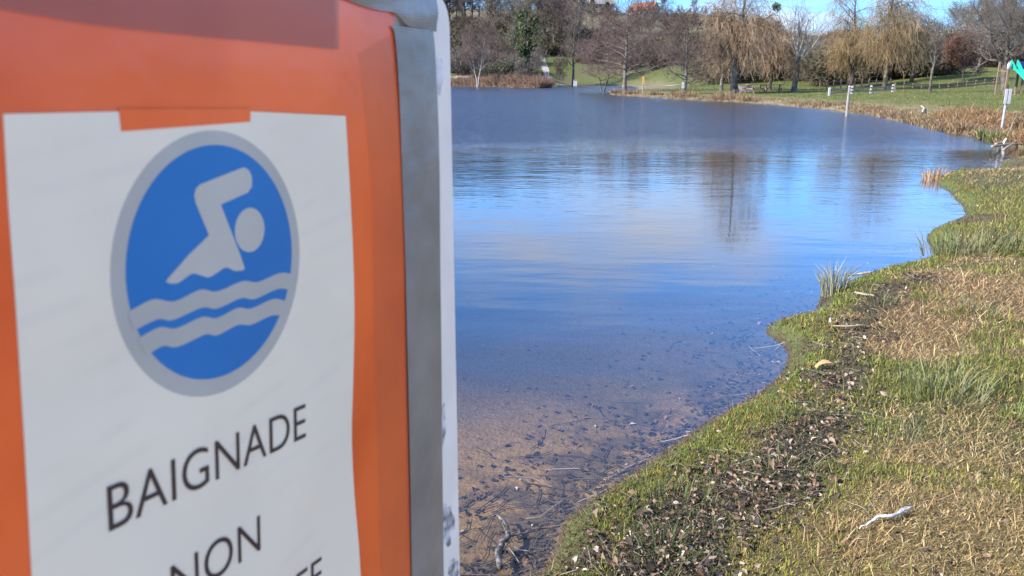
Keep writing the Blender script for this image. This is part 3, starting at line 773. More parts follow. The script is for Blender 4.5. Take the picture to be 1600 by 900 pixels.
def bare_tree(seed, H, r0, kind, bark, twig, dens=1.0, rt=0.012, stems=1, W=None, clear=0.25):
    """kind: cone (alder, straight leader), round (spreading), tall (woodland)"""
    rng = np.random.default_rng(seed)
    W = W or {'cone': .27, 'round': .48, 'tall': .26}[kind] * H
    lv = []; side = []
    Ps, Rs = [], []
    for k in range(stems):
        ln = (0, 0) if stems == 1 else (0.16 * math.cos(k * 3.0 + .4), .1 * math.sin(k * 2.3))
        p, r = trunk_line(rng, H * (1 if k == 0 else .88), r0 * (1 if k == 0 else .8), 12, ln, {'cone': .03, 'round': .12, 'tall': .06}[kind], tip=.06)
        Ps.append(p); Rs.append(r)
    P0, R0_ = np.concatenate(Ps), np.concatenate(Rs)
    if kind == 'cone':
        shape = lambda t: W * np.interp(t, [0, .18, .3, .5, .75, .95, 1], [.5, .75, 1.0, .95, .62, .2, .1])
        n1 = int(30 * dens); P1, R1, _ = branches(rng, P0, R0_, n1, clear, .97, shape, (62, 88), 7, 0.02, .10, .42, .15, rt)
        P2, R2, _ = branches(rng, P1, R1, 7, .2, .97, .33 * W, (30, 62), 5, .03, .16, .55, .3, rt)
        P3, R3, _ = branches(rng, P2, R2, 5, .15, .95, .20 * W, (25, 60), 4, .04, .2, .6, .5, rt * .8)
        P4, R4, _ = branches(rng, P3, R3, 2, .3, .95, .12 * W, (25, 60), 3, .04, .2, .7, .6, rt * .7)
    elif kind == 'round':
        shape = lambda t: W * np.interp(t, [0, .3, .5, .8, 1], [.6, .95, 1.0, .75, .45])
        n1 = int(13 * dens); P1, R1, _ = branches(rng, P0, R0_, n1, clear, .95, shape, (35, 72), 8, .07, .17, .6, .2, rt * 1.4)
        P2, R2, _ = branches(rng, P1, R1, 7, .2, .97, .42 * W, (28, 60), 6, .05, .17, .6, .25, rt)
        P3, R3, _ = branches(rng, P2, R2, 6, .15, .97, .23 * W, (25, 60), 4, .05, .2, .6, .4, rt * .8)
        P4, R4, _ = branches(rng, P3, R3, 4, .2, .97, .13 * W, (25, 60), 3, .05, .22, .7, .6, rt * .65)
    else:
        shape = lambda t: W * np.interp(t, [0, .3, .6, .85, 1], [.7, 1.0, .95, .7, .35])
        n1 = int(16 * dens); P1, R1, _ = branches(rng, P0, R0_, n1, clear, .98, shape, (25, 55), 6, .12, .14, .5, .2, rt * 1.3)
        P2, R2, _ = branches(rng, P1, R1, 6, .2, .97, .42 * W, (25, 55), 5, .08, .16, .6, .3, rt)
        P3, R3, _ = branches(rng, P2, R2, 5, .15, .97, .26 * W, (25, 55), 4, .06, .2, .7, .5, rt * .8)
        P4, R4, _ = branches(rng, P3, R3, 2, .2, .97, .15 * W, (25, 55), 3, .06, .2, .7, .6, rt * .7)
    return [(P0, R0_), (P1, R1), (P2, R2), (P3, R3), (P4, R4)], [8, 5, 3, 3, 3]

def willow_tree(seed, H, r0, W, bark, twig, n1=12, strands=9, lean=(0, 0), low=0.35, upright=None, rt=0.011, lens=(.8, .27)):
    rng = np.random.default_rng(seed)
    P0, R0_ = trunk_line(rng, H * .62, r0, 10, lean, .10, tip=.35)
    shape = lambda t: W * np.interp(t, [0, .5, .8, 1], [.7, .9, 1.0, .9])
    P1, R1, _ = branches(rng, P0, R0_, n1, low, 1.0, shape, (25, 65), 9, .10, .15, .62, .15, rt * 2)
    P2, R2, _ = branches(rng, P1, R1, 8, .25, 1.0, .42 * W, (25, 65), 7, -.02, .18, .5, .25, rt * 1.3)
    P3, R3, _ = branches(rng, P2, R2, strands, .15, 1.0, lambda t: lens[0] + lens[1] * H * rng.random(t.shape), (20, 85), 8, -.33, .27, .5, .7, rt, .45)
    P3b, R3b, _ = branches(rng, P1, R1, strands, .3, 1.0, lambda t: lens[0] + lens[1] * H * rng.random(t.shape), (20, 85), 8, -.33, .27, .3, .7, rt, .45)
    P3 = np.concatenate([P3, P3b]); R3 = np.concatenate([R3, R3b])
    floor = 0.9 + rng.random(len(P3)) ** 1.5 * 3.0
    P3[..., 2] = np.maximum(P3[..., 2], floor[:, None])
    P4, R4, _ = branches(rng, P3, R3, 2, .2, .9, .55, (12, 30), 4, -.4, .1, .8, .6, rt * .8)
    P4[..., 2] = np.maximum(P4[..., 2], .4)
    return [(P0, R0_), (P1, R1), (P2, R2), (P3, R3), (P4, R4)], [9, 5, 3, 3, 3]

def spot(px, Y):
    X = x_at(px, Y); return np.array([X, Y, tz(X, Y)])
def hgt(py_top, Y, z): return z_at(py_top, Y) - z

# trees standing along the far bank, each one its own
def bank_tree(px, Y, top, r0, kind, bark, twig, seed, name, label, **kw):
    p = spot(px, Y); H = hgt(top, Y, p[2])
    sp = kw.pop('split', 2)
    lv, sd = bare_tree(seed, H, r0, kind, bark, twig, **kw)
    return make_tree(name, wood_meshes(lv, sd, bark, twig, sp), label, 'tree', p), p, H, lv
E_Y, F_Y = 88.0, 71.0
bank_tree(976, E_Y, 8, .24, 'cone', M['bark_grey'], M['twig_plum'], 11, "alder_tree", "broad plum-brown bare alder with pale trunk at the tip of the grassy point", dens=1.25, rt=.013, W=4.6, clear=.16)
bank_tree(1071, F_Y, 26, .17, 'cone', M['bark_grey'], M['twig_brown'], 12, "alder_tree", "slender cone-shaped bare alder beside the small white sign on the point", dens=1.2, rt=.011, W=2.3, clear=.14)
bank_tree(942, 100, 62, .12, 'round', M['bark_dark'], M['twig_plum'], 13, "young_tree", "small two-stemmed bare tree left of the broad alder", stems=2, rt=.013, W=2.6)
bank_tree(1455, 66, 44, .13, 'tall', M['bark_dark'], M['twig_grey'], 14, "young_tree", "thin young bare tree with dark trunk on the mown grass right of the willows", rt=.009, dens=.8, clear=.35)
# weeping willows
p = spot(1150, 73); lv, sd = willow_tree(21, 8.8, .34, 2.9, M['bark_grey'], M['twig_willow'], n1=16, strands=9, lean=(-.02, 0), rt=.012)
wil = make_tree("weeping_willow", wood_meshes(lv, sd, M['bark_grey'], M['twig_willow'], 2), "tall weeping willow with golden brown strands above the picnic table", "tree", p)
rng_ = np.random.default_rng(5)     # long pale limbs rising out of its top
P0_, R0x = trunk_line(rng_, 11.8, .2, 12, (.04, 0), .10, tip=.2)
P1_, R1_, _ = branches(rng_, P0_, R0x, 13, .45, .98, 3.2, (30, 62), 9, -.03, .16, .6, .15, .02)
P2_, R2_, _ = branches(rng_, P1_, R1_, 7, .2, .98, 1.3, (25, 65), 6, -.08, .2, .5, .3, .011)
P3_, R3_, _ = branches(rng_, P2_, R2_, 5, .2, .98, .8, (25, 65), 5, -.22, .2, .5, .4, .008)
P4_, R4_, _ = branches(rng_, P1_, R1_, 16, .25, 1.0, 1.9, (25, 80), 7, -.3, .22, .4, .6, .012, .4)
P5_, R5_, _ = branches(rng_, P4_, R4_, 3, .2, .95, .8, (15, 40), 5, -.3, .2, .7, .6, .009, .4)
a_, b_ = merge([tubes(P4_, R4_, 3), tubes(P5_, R5_, 3)]); obj("upper_strands", np_mesh("upper_strands", a_, b_, M['twig_willow'], True), wil)
a_, b_ = merge([tubes(P0_, R0x, 7), tubes(P1_, R1_, 5)]); obj("upper_limbs", np_mesh("upper_limbs", a_, b_, M['bark_dark'], True), wil)
a_, b_ = merge([tubes(P2_, R2_, 3), tubes(P3_, R3_, 3)]); obj("upper_twigs", np_mesh("upper_twigs", a_, b_, M['twig_pale'], True), wil); UP = [c for c in wil.children if c.name.startswith('upper')]
p2 = spot(1205, 82); lv, sd = willow_tree(22, 6.8, .2, 2.5, M['bark_dark'], M['twig_willow'], n1=13, strands=8, rt=.013)
make_tree("weeping_willow", wood_meshes(lv, sd, M['bark_dark'], M['twig_willow'], 2), "russet weeping willow behind the picnic tables, right of the tallest willow", "tree", p2)
p2 = spot(1128, 84); lv, sd = willow_tree(25, 6.4, .2, 2.2, M['bark_grey'], M['twig_willow'], n1=10, strands=9, rt=.013)
make_tree("weeping_willow", wood_meshes(lv, sd, M['bark_grey'], M['twig_willow'], 2), "weeping willow behind and just left of the tallest willow", "tree", p2)
p2 = spot(1330, 86); lv, sd = willow_tree(23, 6.3, .2, 2.9, M['bark_dark'], M['twig_willow_b'], n1=13, strands=10, rt=.013)
wk = make_tree("weeping_willow", wood_meshes(lv, sd, M['bark_dark'], M['twig_willow_b'], 2), "ochre weeping willow behind the white fence posts", "tree", p2)
p2 = spot(1383, 77); lv, sd = willow_tree(24, 8.6, .2, 3.0, M['bark_ochre'], M['twig_willow_b'], n1=13, strands=8, rt=.011)
wj = make_tree("weeping_willow", wood_meshes(lv, sd, M['bark_ochre'], M['twig_willow_b'], 2), "weeping willow with a yellow-stained forked trunk just behind the rail fence", "tree", p2)
p2 = spot(1425, 90); lv, sd = willow_tree(26, 7.4, .2, 2.7, M['bark_dark'], M['twig_olive'], n1=13, strands=10, rt=.013)
make_tree("weeping_willow", wood_meshes(lv, sd, M['bark_dark'], M['twig_olive'], 2), "dark olive weeping willow behind the thin young tree", "tree", p2)
for w_ in (wj, wk):        # the other tall willows carry such limbs too
    for src in UP:
        c = src.copy(); COL.objects.link(c); c.parent = w_; c.rotation_euler = (0, 0, 2.0 if w_ is wj else 4.1); c.scale = (.95, .95, .95 if w_ is wj else .85)
# pollarded tree with upright pale shoots
p3_ = spot(1242, 74); rng_ = np.random.default_rng(31)
P0_, R0x = trunk_line(rng_, 3.1, .25, 9, (.03, 0), .06, tip=.85)
P1_, R1_, _ = branches(rng_, P0_, R0x, 11, .72, 1.0, 4.3, (8, 52), 9, .10, .10, .36, .12, .018)
P2_, R2_, _ = branches(rng_, P1_, R1_, 8, .2, .98, 1.3, (18, 50), 6, .05, .15, .5, .3, .011)
P3_, R3_, _ = branches(rng_, P2_, R2_, 5, .2, .98, .65, (20, 50), 4, .0, .2, .5, .5, .008)
Pd, Rd, _ = branches(rng_, P0_, R0x, 42, .66, 1.0, 1.6, (50, 110), 6, -.25, .2, .12, .4, .014)
Pd2, Rd2, _ = branches(rng_, Pd, Rd, 7, .2, 1, .8, (20, 60), 5, -.35, .15, .6, .5, .009)
tk = merge([tubes(P0_, R0x, 9)]); cr_ = merge([tubes(P1_, R1_, 5), tubes(P2_, R2_, 3), tubes(P3_, R3_, 3)]); dr = merge([tubes(Pd, Rd, 3), tubes(Pd2, Rd2, 3)])
make_tree("pollard_tree", [("trunk", np_mesh("trunk", *tk, M['bark_grey'], True)), ("crown", np_mesh("crown", *cr_, M['twig_pale'], True)), ("drooping_shoots", np_mesh("drooping_shoots", *dr, M['twig_willow_b'], True))],
          "pollarded tree with thick grey trunk and pale upright shoots right of the picnic tables", "tree", p3_)
# russet tree keeping its dead leaves
p4 = spot(1506, 84); Hh = hgt(74, 84, p4[2]); lv, sd = bare_tree(41, Hh, .12, 'round', M['bark_dark'], M['twig_plum'], W=2.3, clear=.2)
tips = np.concatenate([lv[3][0][:, -1], lv[3][0][:, 1], lv[4][0][:, -1]])
V_, F_ = leaf_cards(np.random.default_rng(4), tips[::3], .07, 7, .16)
make_tree("beech_tree", wood_meshes(lv, sd, M['bark_dark'], M['twig_plum'], 2) + [("dead_foliage", np_mesh("dead_foliage", V_, F_, M['leaf_russet']))], "low round russet tree holding its dead leaves behind the fence", "tree", p4)
# grey old tree by the slide
bank_tree(1572, 62, 16, .28, 'round', M['bark_dark'], M['twig_grey'], 43, "old_tree", "old grey tree with thick furrowed trunk beside the green slide", rt=.010, W=4.0, dens=1.3, clear=.3)
bank_tree(1526, 118, 6, .26, 'round', M['bark_grey'], M['twig_grey'], 44, "bare_tree", "wide bare grey tree rising behind the russet tree", rt=.014, W=5.4, dens=1.1)
# ivy-clad oak and its neighbours at the lane
YB = 178
pB = spot(821, YB); HB = hgt(24, YB, pB[2]); lv, sd = bare_tree(51, HB, .75, 'round', M['bark_dark'], M['twig_olive'], W=4.6, rt=.03, clear=.4)
cen = np.concatenate([lv[0][0][:, 2:9].reshape(-1, 3)] * 6 + [lv[1][0][:, :6].reshape(-1, 3)] * 2)
V_, F_ = leaf_cards(np.random.default_rng(6), cen, .26, 26, .62)
make_tree("ivy_clad_tree", wood_meshes(lv, sd, M['bark_dark'], M['twig_olive'], 2) + [("ivy", np_mesh("ivy", V_, F_, M['leaf_ivy']))], "stout tree with an ivy-covered trunk beside the gravel lane", "tree", pB)
bank_tree(896, 185, 22, .3, 'tall', M['bark_dark'], M['twig_grey'], 52, "bare_tree", "tall bare tree with dark trunk just left of the white box", rt=.025, W=4.6)
bank_tree(746, 150, 44, .2, 'tall', M['bark_pale'], M['twig_plum'], 53, "birch_tree", "pale-stemmed birch in the brown thicket at the water's edge", rt=.02, W=3.4, stems=2)
bank_tree(815, 143, 98, .07, 'round', M['bark_pale'], M['twig_grey'], 54, "sapling", "small pale sapling in front of the ivy-clad tree", rt=.018, W=1.5)
bank_tree(873, 165, 96, .08, 'round', M['bark_dark'], M['twig_olive'], 55, "sapling", "small olive sapling on the grass right of the brown thicket", rt=.02, W=2.0)
# mistletoe ball high in the tall willow
c_ = np.array([x_at(1205, 73), 73.0, z_at(11, 73)]); rng_ = np.random.default_rng(9)
dirs = unit(rng_.normal(0, 1, (160, 3))); tt = np.linspace(0, 1, 4)[None, :, None]
Pm = dirs[:, None, :] * tt * .36 * (0.75 + .35 * rng_.random((160, 1, 1))) + rng_.normal(0, .02, (160, 4, 3))
V1, F1 = tubes(Pm, np.full((160, 4), .007), 3); V2, F2 = leaf_cards(rng_, Pm[:, -1], .05, 3, .05)
mo = empty("mistletoe", c_); tag(mo, "round dark mistletoe ball hanging high beside the tallest willow", "mistletoe")
obj("stems", np_mesh("stems", V1, F1, M['twig_olive'], True), mo); obj("leaves", np_mesh("leaves", V2, F2, M['mistletoe']), mo)

# woodland, hedges and scrub on the hill: a few kinds, copied
def protos(specs):
    out = []
    for (seed, H, r0, kind, bark, twig, kw) in specs:
        lv, sd = bare_tree(seed, H, r0, kind, M[bark], M[twig], **kw)
        out.append((wood_meshes(lv, sd, M[bark], M[twig], 2), H))
    return out
WOOD = protos([(61, 12, .26, 'tall', 'bark_dark', 'twig_grey', dict(rt=.035, W=3.4)), (62, 12, .28, 'tall', 'bark_dark', 'twig_olive', dict(rt=.035, W=3.8)),
               (63, 12, .24, 'tall', 'bark_grey', 'twig_brown', dict(rt=.035, W=3.2)), (64, 11, .3, 'round', 'bark_dark', 'twig_grey', dict(rt=.035, W=4.6)),
               (65, 11, .3, 'round', 'bark_dark', 'twig_brown', dict(rt=.035, W=4.2))])
def shrub_mesh(seed, H, W, twig, leaf=None, n=70, rt=.022, leaf_size=.16, dense=7):
    rng = np.random.default_rng(seed)
    a = rng.random(n) * 6.28; r = np.sqrt(rng.random(n)) * .35 * W
    base = np.stack([r * np.cos(a), r * np.sin(a), np.full(n, -.2)], 1)
    d = unit(np.stack([np.cos(a) * (.15 + r / W * 1.4), np.sin(a) * (.15 + r / W * 1.4), np.ones(n)], 1) + rng.normal(0, .18, (n, 3)))
    pts = [base]; L = H * (.6 + .4 * rng.random(n))
    for k in range(5):
        d = unit(d + rng.normal(0, .13, d.shape)); pts.append(pts[-1] + d * (L / 5)[:, None])
    P = np.stack(pts, 1); R = np.maximum(.035 * np.linspace(1, .3, 6)[None].repeat(n, 0), rt)
    P2, R2, _ = branches(rng, P, R, 8, .2, 1, .26 * H, (20, 60), 4, .03, .2, .6, .5, rt)
    P3, R3, _ = branches(rng, P2, R2, 4, .2, 1, .13 * H, (20, 60), 3, .03, .2, .8, .6, rt * .8)
    stems = merge([tubes(P, R, 3)]); tw = merge([tubes(P2, R2, 3), tubes(P3, R3, 3)])
    out = [("stems", np_mesh("stems", *stems, M['bark_dark'], True)), ("twigs", np_mesh("twigs", *tw, M[twig], True))]
    if leaf:
        V_, F_ = leaf_cards(rng, P2[:, 2:].reshape(-1, 3)[::2], leaf_size, dense, .22)
        out.append(("foliage", np_mesh("foliage", V_, F_, M[leaf])))
    return out, H
SHRUB = [shrub_mesh(71, 3.2, 3.6, 'twig_brown'), shrub_mesh(72, 3.0, 4.0, 'twig_olive'), shrub_mesh(73, 3.4, 3.4, 'twig_plum'),
         shrub_mesh(74, 3.0, 3.6, 'twig_grey'), shrub_mesh(75, 3.0, 3.8, 'twig_olive', 'leaf_scrub', 60), shrub_mesh(76, 3.2, 3.4, 'twig_olive', 'leaf_ever', 60)]
def plant(kind, proto, px, Y, h, label, group, rs, cat='tree', dz=0.0):
    meshes, H = proto; p = spot(px, Y); p[2] += dz
    o = make_tree(kind, meshes, label, cat, p, group, rs.random() * 6.28, h / H)
    return o
rs = random.Random(3)
def scatter(kind, plist, x0, x1, y0, y1, n, h0, h1, label, group, cat='tree', crest=None):
    for k in range(n):
        px = x0 + (x1 - x0) * (k + rs.random()) / n; Y = y0 + (y1 - y0) * rs.random()
        plant(kind, plist[rs.randrange(len(plist))], px, Y, h0 + (h1 - h0) * rs.random(), label, group, rs, cat)
scatter("woodland_tree", WOOD, 650, 792, 255, 285, 15, 10, 14, "bare tree in the wood along the top of the slope at far left", "wood on the hilltop at far left")
scatter("woodland_tree", WOOD, 792, 905, 222, 262, 15, 10.5, 14, "bare tree in the wood behind the ivy-clad tree", "wood behind the ivy-clad tree")
scatter("woodland_tree", WOOD, 905, 985, 225, 300, 6, 6, 9, "bare tree on the slope below the red-roofed house", "trees below the red-roofed house")
scatter("woodland_tree", [WOOD[3], WOOD[4], WOOD[1]], 985, 1060, 190, 245, 6, 7, 10.5, "dark bare tree on the slope between the two alders", "trees on the slope between the alders")
scatter("hedge_tree", [WOOD[3], WOOD[0]], 1035, 1105, 322, 340, 5, 4.5, 9.0, "small bare tree in the hedge on the skyline right of the red-roofed house", "skyline hedge trees")
scatter("woodland_shrub", SHRUB[:5], 640, 800, 248, 275, 15, 3.5, 6.0, "shrub in the undergrowth of the wood at far left", "undergrowth of the far-left wood", "shrub")
scatter("hillside_shrub", SHRUB[:5], 690, 800, 205, 238, 12, 3.6, 5.5, "leafless shrub on the slope below the far-left wood", "shrubs below the far-left wood", "shrub")
scatter("hillside_shrub", SHRUB[:5], 700, 830, 186, 215, 15, 3.6, 6.0, "leafless shrub in the thicket left of the ivy-clad tree", "thicket left of the ivy-clad tree", 'shrub')
scatter("evergreen_shrub", [SHRUB[5]], 756, 815, 168, 178, 6, 3.2, 4.6, "dark evergreen shrub at the foot of the far-left thicket", "evergreen shrubs by the lane", 'shrub')
scatter("hillside_shrub", SHRUB[:5], 850, 965, 206, 258, 14, 3.0, 5.6, "leafless shrub on the slope right of the ivy-clad tree", "shrubs on the slope right of the ivy-clad tree", 'shrub')
scatter("hillside_shrub", [SHRUB[0], SHRUB[2], SHRUB[3], SHRUB[4]], 975, 1110, 188, 240, 17, 3.4, 6.0, "brown leafless shrub on the slope behind the two alders", "shrubs behind the alders", 'shrub')
scatter("hedge_shrub", SHRUB[:5], 1030, 1200, 318, 332, 16, 2.6, 4.6, "low shrub in the hedge line along the skyline", "skyline hedge", 'shrub')
scatter("thicket_shrub", [SHRUB[1], SHRUB[4], SHRUB[0], SHRUB[3]], 1110, 1300, 112, 150, 24, 3.4, 5.6, "brown leafless shrub in the thicket behind the willows", "thicket behind the willows", 'shrub')
scatter("thicket_shrub", [SHRUB[1], SHRUB[4], SHRUB[0]], 1200, 1330, 190, 250, 14, 3.2, 5.0, "brown shrub on the slope below the long white wall", "shrubs below the white wall", 'shrub')
scatter("thicket_shrub", [SHRUB[4], SHRUB[1], SHRUB[5], SHRUB[0]], 1290, 1460, 97, 112, 14, 3.4, 5.4, "dark shrub in the dense thicket behind the rail fence", "dark thicket behind the rail fence", 'shrub')
scatter("thicket_shrub", [SHRUB[0], SHRUB[2], SHRUB[3]], 1290, 1480, 150, 220, 16, 4.0, 7.0, "leafless shrub on the slope above the rail fence", "shrubs above the rail fence", 'shrub')
scatter("hillside_tree", [WOOD[3], WOOD[4], WOOD[0]], 1475, 1640, 135, 165, 10, 8.0, 11.5, "bare grey tree on the rise behind the old tree at right", "trees on the right-hand rise")
scatter("hillside_shrub", [SHRUB[0], SHRUB[2], SHRUB[3]], 1470, 1660, 125, 140, 15, 2.8, 4.6, "brown shrub on the rise behind the old tree at right", "shrubs on the right-hand rise", 'shrub')
scatter("hillside_shrub", SHRUB[:5], 350, 700, 170, 230, 14, 3.4, 6.0, "leafless shrub on the slope hidden behind the board", "shrubs behind the board", 'shrub')
scatter("woodland_tree", WOOD, 350, 650, 225, 285, 12, 9, 13, "bare tree on the slope hidden behind the board", "trees behind the board")

# two dark conifers by the houses on the skyline
def conifer(seed, H, W):
    rng = np.random.default_rng(seed); P0, R0_ = trunk_line(rng, H, .18, 8, (0, 0), .02, tip=.1)
    P1, R1, _ = branches(rng, P0, R0_, 60, .1, .98, lambda t: W * (1.02 - t), (70, 100), 5, -.03, .06, .3, .3, .03)
    V_, F_ = leaf_cards(rng, P1[:, 1:].reshape(-1, 3), .3, 9, .22)
    return [("trunk", np_mesh("trunk", *merge([tubes(P0, R0_, 6), tubes(P1, R1, 3)]), M['bark_dark'], True)), ("crown", np_mesh("crown", V_, F_, M['leaf_ever']))]
for px, Y, top, w, seed, lab in ((922, 318, -2, 2.6, 81, "dark conifer left of centre on the skyline, between the roofs"), (945, 318, 4, 3.0, 82, "broad dark evergreen on the skyline just left of the red-roofed house"), (888, 322, 8, 2.0, 83, "small dark conifer beside the grey-roofed house on the skyline")):
    p = spot(px, Y); make_tree("conifer", conifer(seed, max(4, hgt(top, Y, p[2])), w), lab, 'tree', p)
# ------------------------------------------------------------------ gravel lane and houses on the hill
def draped_strip(name, pts, width, material, lift=0.05):
    pts = np.array(pts)[:, :2]; fine = smooth_line(pts, 10)
    T = np.gradient(fine, axis=0); T /= np.linalg.norm(T, axis=1, keepdims=True); Nn = np.stack([-T[:, 1], T[:, 0]], 1)
    cols = [-.5, -.17, .17, .5]; V_ = []
    for c in cols:
        q = fine + Nn * width * c; V_.append(np.c_[q, terrain(q[:, 0], q[:, 1]) + lift])
    V_ = np.stack(V_, 1).reshape(-1, 3); n = len(fine); ix = np.arange(n * 4).reshape(n, 4)
    F_ = np.stack([ix[:-1, :-1], ix[:-1, 1:], ix[1:, 1:], ix[1:, :-1]], -1).reshape(-1, 4)
    return tag(obj(name, np_mesh(name, V_, F_[:, ::-1], material, True)), kind="structure")
lane = [spot(px, Y) for px, Y in ((842, 232), (845, 222), (849, 208), (857, 196), (873, 186), (905, 172), (960, 156), (1020, 142), (1060, 133))]
draped_strip("gravel_path", lane, 1.7, M['path'])
draped_strip("gravel_path", [spot(px, Y) for px, Y in ((868, 188), (845, 184), (815, 182), (770, 183), (700, 184))], 2.2, M['path'])

M['render_wall'] = mat("lime_render", (0.34, 0.27, 0.2), (0.46, 0.38, 0.29), 1.2, 0.9)
M['tile_red'] = mat("clay_tiles", (0.30, 0.09, 0.05), (0.45, 0.16, 0.09), 2.5, 0.85, 0.4, 9)
M['tile_grey'] = mat("slate_roof", (0.14, 0.13, 0.125), (0.25, 0.235, 0.22), 2.5, 0.8, 0.3, 9)
M['glass'] = mat("window_glass", (0.02, 0.025, 0.03), None, rough=0.15)
def house(name, label, px, Y, w, d, hw, hr, rz, roof_mat, wall_mat, base_py=None, chimney=True):
    p = spot(px, Y)
    o = empty(name, p, rz); tag(o, label, "house")
    obj("wall", MB().box((0, 0, hw / 2 - .5), (w, d, hw + 1)).add([(-w / 2, -d / 2, hw), (-w / 2, d / 2, hw), (-w / 2, 0, hw + hr), (w / 2, -d / 2, hw), (w / 2, d / 2, hw), (w / 2, 0, hw + hr)],
        [(0, 2, 1), (3, 4, 5)]).mesh("wall", wall_mat), o)
    rf = MB(); e = .35; t = .14
    for s in (-1, 1):
        y0, z0 = s * (d / 2 + e), hw - e * hr / (d / 2)
        V_ = [(-w / 2 - e, y0, z0), (w / 2 + e, y0, z0), (w / 2 + e, 0, hw + hr), (-w / 2 - e, 0, hw + hr)]
        V_ += [(x, y, z + t) for x, y, z in V_]
        rf.add(V_, [(0, 1, 2, 3), (4, 7, 6, 5), (0, 4, 5, 1), (1, 5, 6, 2), (3, 2, 6, 7), (0, 3, 7, 4)])
    roof = obj("roof", rf.mesh("roof", roof_mat), o)
    if chimney: obj("chimney", MB().box((w * .32, 0, hw + hr + .35), (.6, .6, 1.5)).mesh("chimney", M['render_wall']), roof)
    for s in (-1, 1):
        for x in (-w * .3, w * .05, w * .32):
            f = obj("window", MB().box((x, s * (d / 2 + .03), hw * .55), (1.0, .06, 1.2)).mesh("window", M['white_paint']), o)
            obj("pane", MB().box((x, s * (d / 2 + .065), hw * .55), (.8, .03, 1.0)).mesh("pane", M['glass']), f)
        f = obj("window", MB().box((s * (w / 2 + .03), 0, hw * .6), (.06, .9, 1.1)).mesh("window", M['white_paint']), o)
        obj("pane", MB().box((s * (w / 2 + .065), 0, hw * .6), (.03, .7, .9)).mesh("pane", M['glass']), f)
    obj("door", MB().box((-w * .12, -(d / 2 + .04), 1.0), (.95, .06, 2.0)).mesh("door", M['wood_brown']), o)
    return o
house("house", "farmhouse with orange-red tiled roof on the skyline between the alders", 1003, 325, 9.5, 6.5, 2.6, 2.7, math.radians(-38), M['tile_red'], M['render_wall'])
house("house", "grey-roofed house on the skyline at left, partly behind bare trees", 899, 330, 9.0, 7.0, 2.6, 3.2, math.radians(62), M['tile_grey'], M['render_wall'])
house("house", "dull brown-roofed house on the skyline between the two dark conifers", 936, 332, 9.0, 6.5, 2.4, 2.4, math.radians(10), M['tile_grey'], M['render_wall'], chimney=False)
# long white wall on the hillcrest
ww = empty("white_wall", spot(1238, 296)); tag(ww, "long low white wall of panels on the hillcrest behind the willows", "wall")
for k in range(10):
    px = 1189 + k * 10.6; Y = 290 + k * 1.0; w_ = 10.2 * Y / FPX * .967
    q = np.array([x_at(px + 5, Y), Y, 0]); zb_ = tz(q[0], Y); h_ = 1.25 + .35 * (k % 3) * .5
    q[2] = zb_ + h_ / 2 - .5
    base = Vector(q) - ww.location
    obj("wall_panel", MB().box(tuple(base), (w_ * .97, .25, h_ + 1.0), rz=.05 * ((k % 2) - .5)).mesh("wall_panel", M['white_paint']), ww)

# ------------------------------------------------------------------ fences, posts, signs, tables, playground slide
def post_mesh(h, w, name="post", material=None, pointed=False):
    m = MB(); b = w / 2
    V_ = [(-b, -b, -.3), (b, -b, -.3), (b, b, -.3), (-b, b, -.3), (-b, -b, h - b), (b, -b, h - b), (b, b, h - b), (-b, b, h - b)]
    V_ += [(-b * .55, -b * .55, h), (b * .55, -b * .55, h), (b * .55, b * .55, h), (-b * .55, b * .55, h)]
    F_ = [(3, 2, 1, 0)] + [(i, (i + 1) % 4, 4 + (i + 1) % 4, 4 + i) for i in range(4)] + [(4 + i, 4 + (i + 1) % 4, 8 + (i + 1) % 4, 8 + i) for i in range(4)] + [(8, 9, 10, 11)]
    return m.add(V_, F_).mesh(name, material)
def rail(a, b, w, h, material, o):
    a = np.array(a); b = np.array(b); d = b - a; L = np.linalg.norm(d); u = d / L
    s = np.cross(u, [0, 0, 1]); s /= np.linalg.norm(s); up = np.cross(s, u)
    Mx = np.stack([u, s, up], 1)
    obj("rail", MB().box((a + b) / 2, (L, w, h), M=Mx).mesh("rail", material), o)
def fence(name, label, pts, h, w, rails, post_mat, rail_mat, rw=.05, rh=.09):
    P = [spot(*q) for q in pts]; o = empty(name, P[0]); tag(o, label, "fence")
    pm = post_mesh(h, w, material=post_mat)
    for q in P: obj("post", pm, o, tuple(np.array(q) - P[0]))
    for q, r_ in zip(P[:-1], P[1:]):
        for z in rails: rail(q - P[0] + [0, -w / 2 - rw / 2, z], r_ - P[0] + [0, -w / 2 - rw / 2, z], rw, rh, rail_mat, o)
    return o
fence("white_post_fence", "low fence of white-topped posts with two grey rails on the bank below the willows", [(1298, 62), (1333, 64), (1363, 66), (1397, 68)], .62, .14, (.2, .45), M['white_paint'], M['wood_grey'])
fence("post_and_rail_fence", "long weathered post and rail fence running right behind the young tree", [(1400 + k * 14, 69 + k * .5) for k in range(13)], .72, .09, (.28, .56), M['wood_brown'], M['wood_brown'])
fence("paddock_fence", "thin wooden fence at the foot of the dark thicket behind the white posts", [(1282 + k * 11, 78 + k * .3) for k in range(11)], .95, .08, (.45, .75), M['wood_brown'], M['wood_brown'], .04, .06)

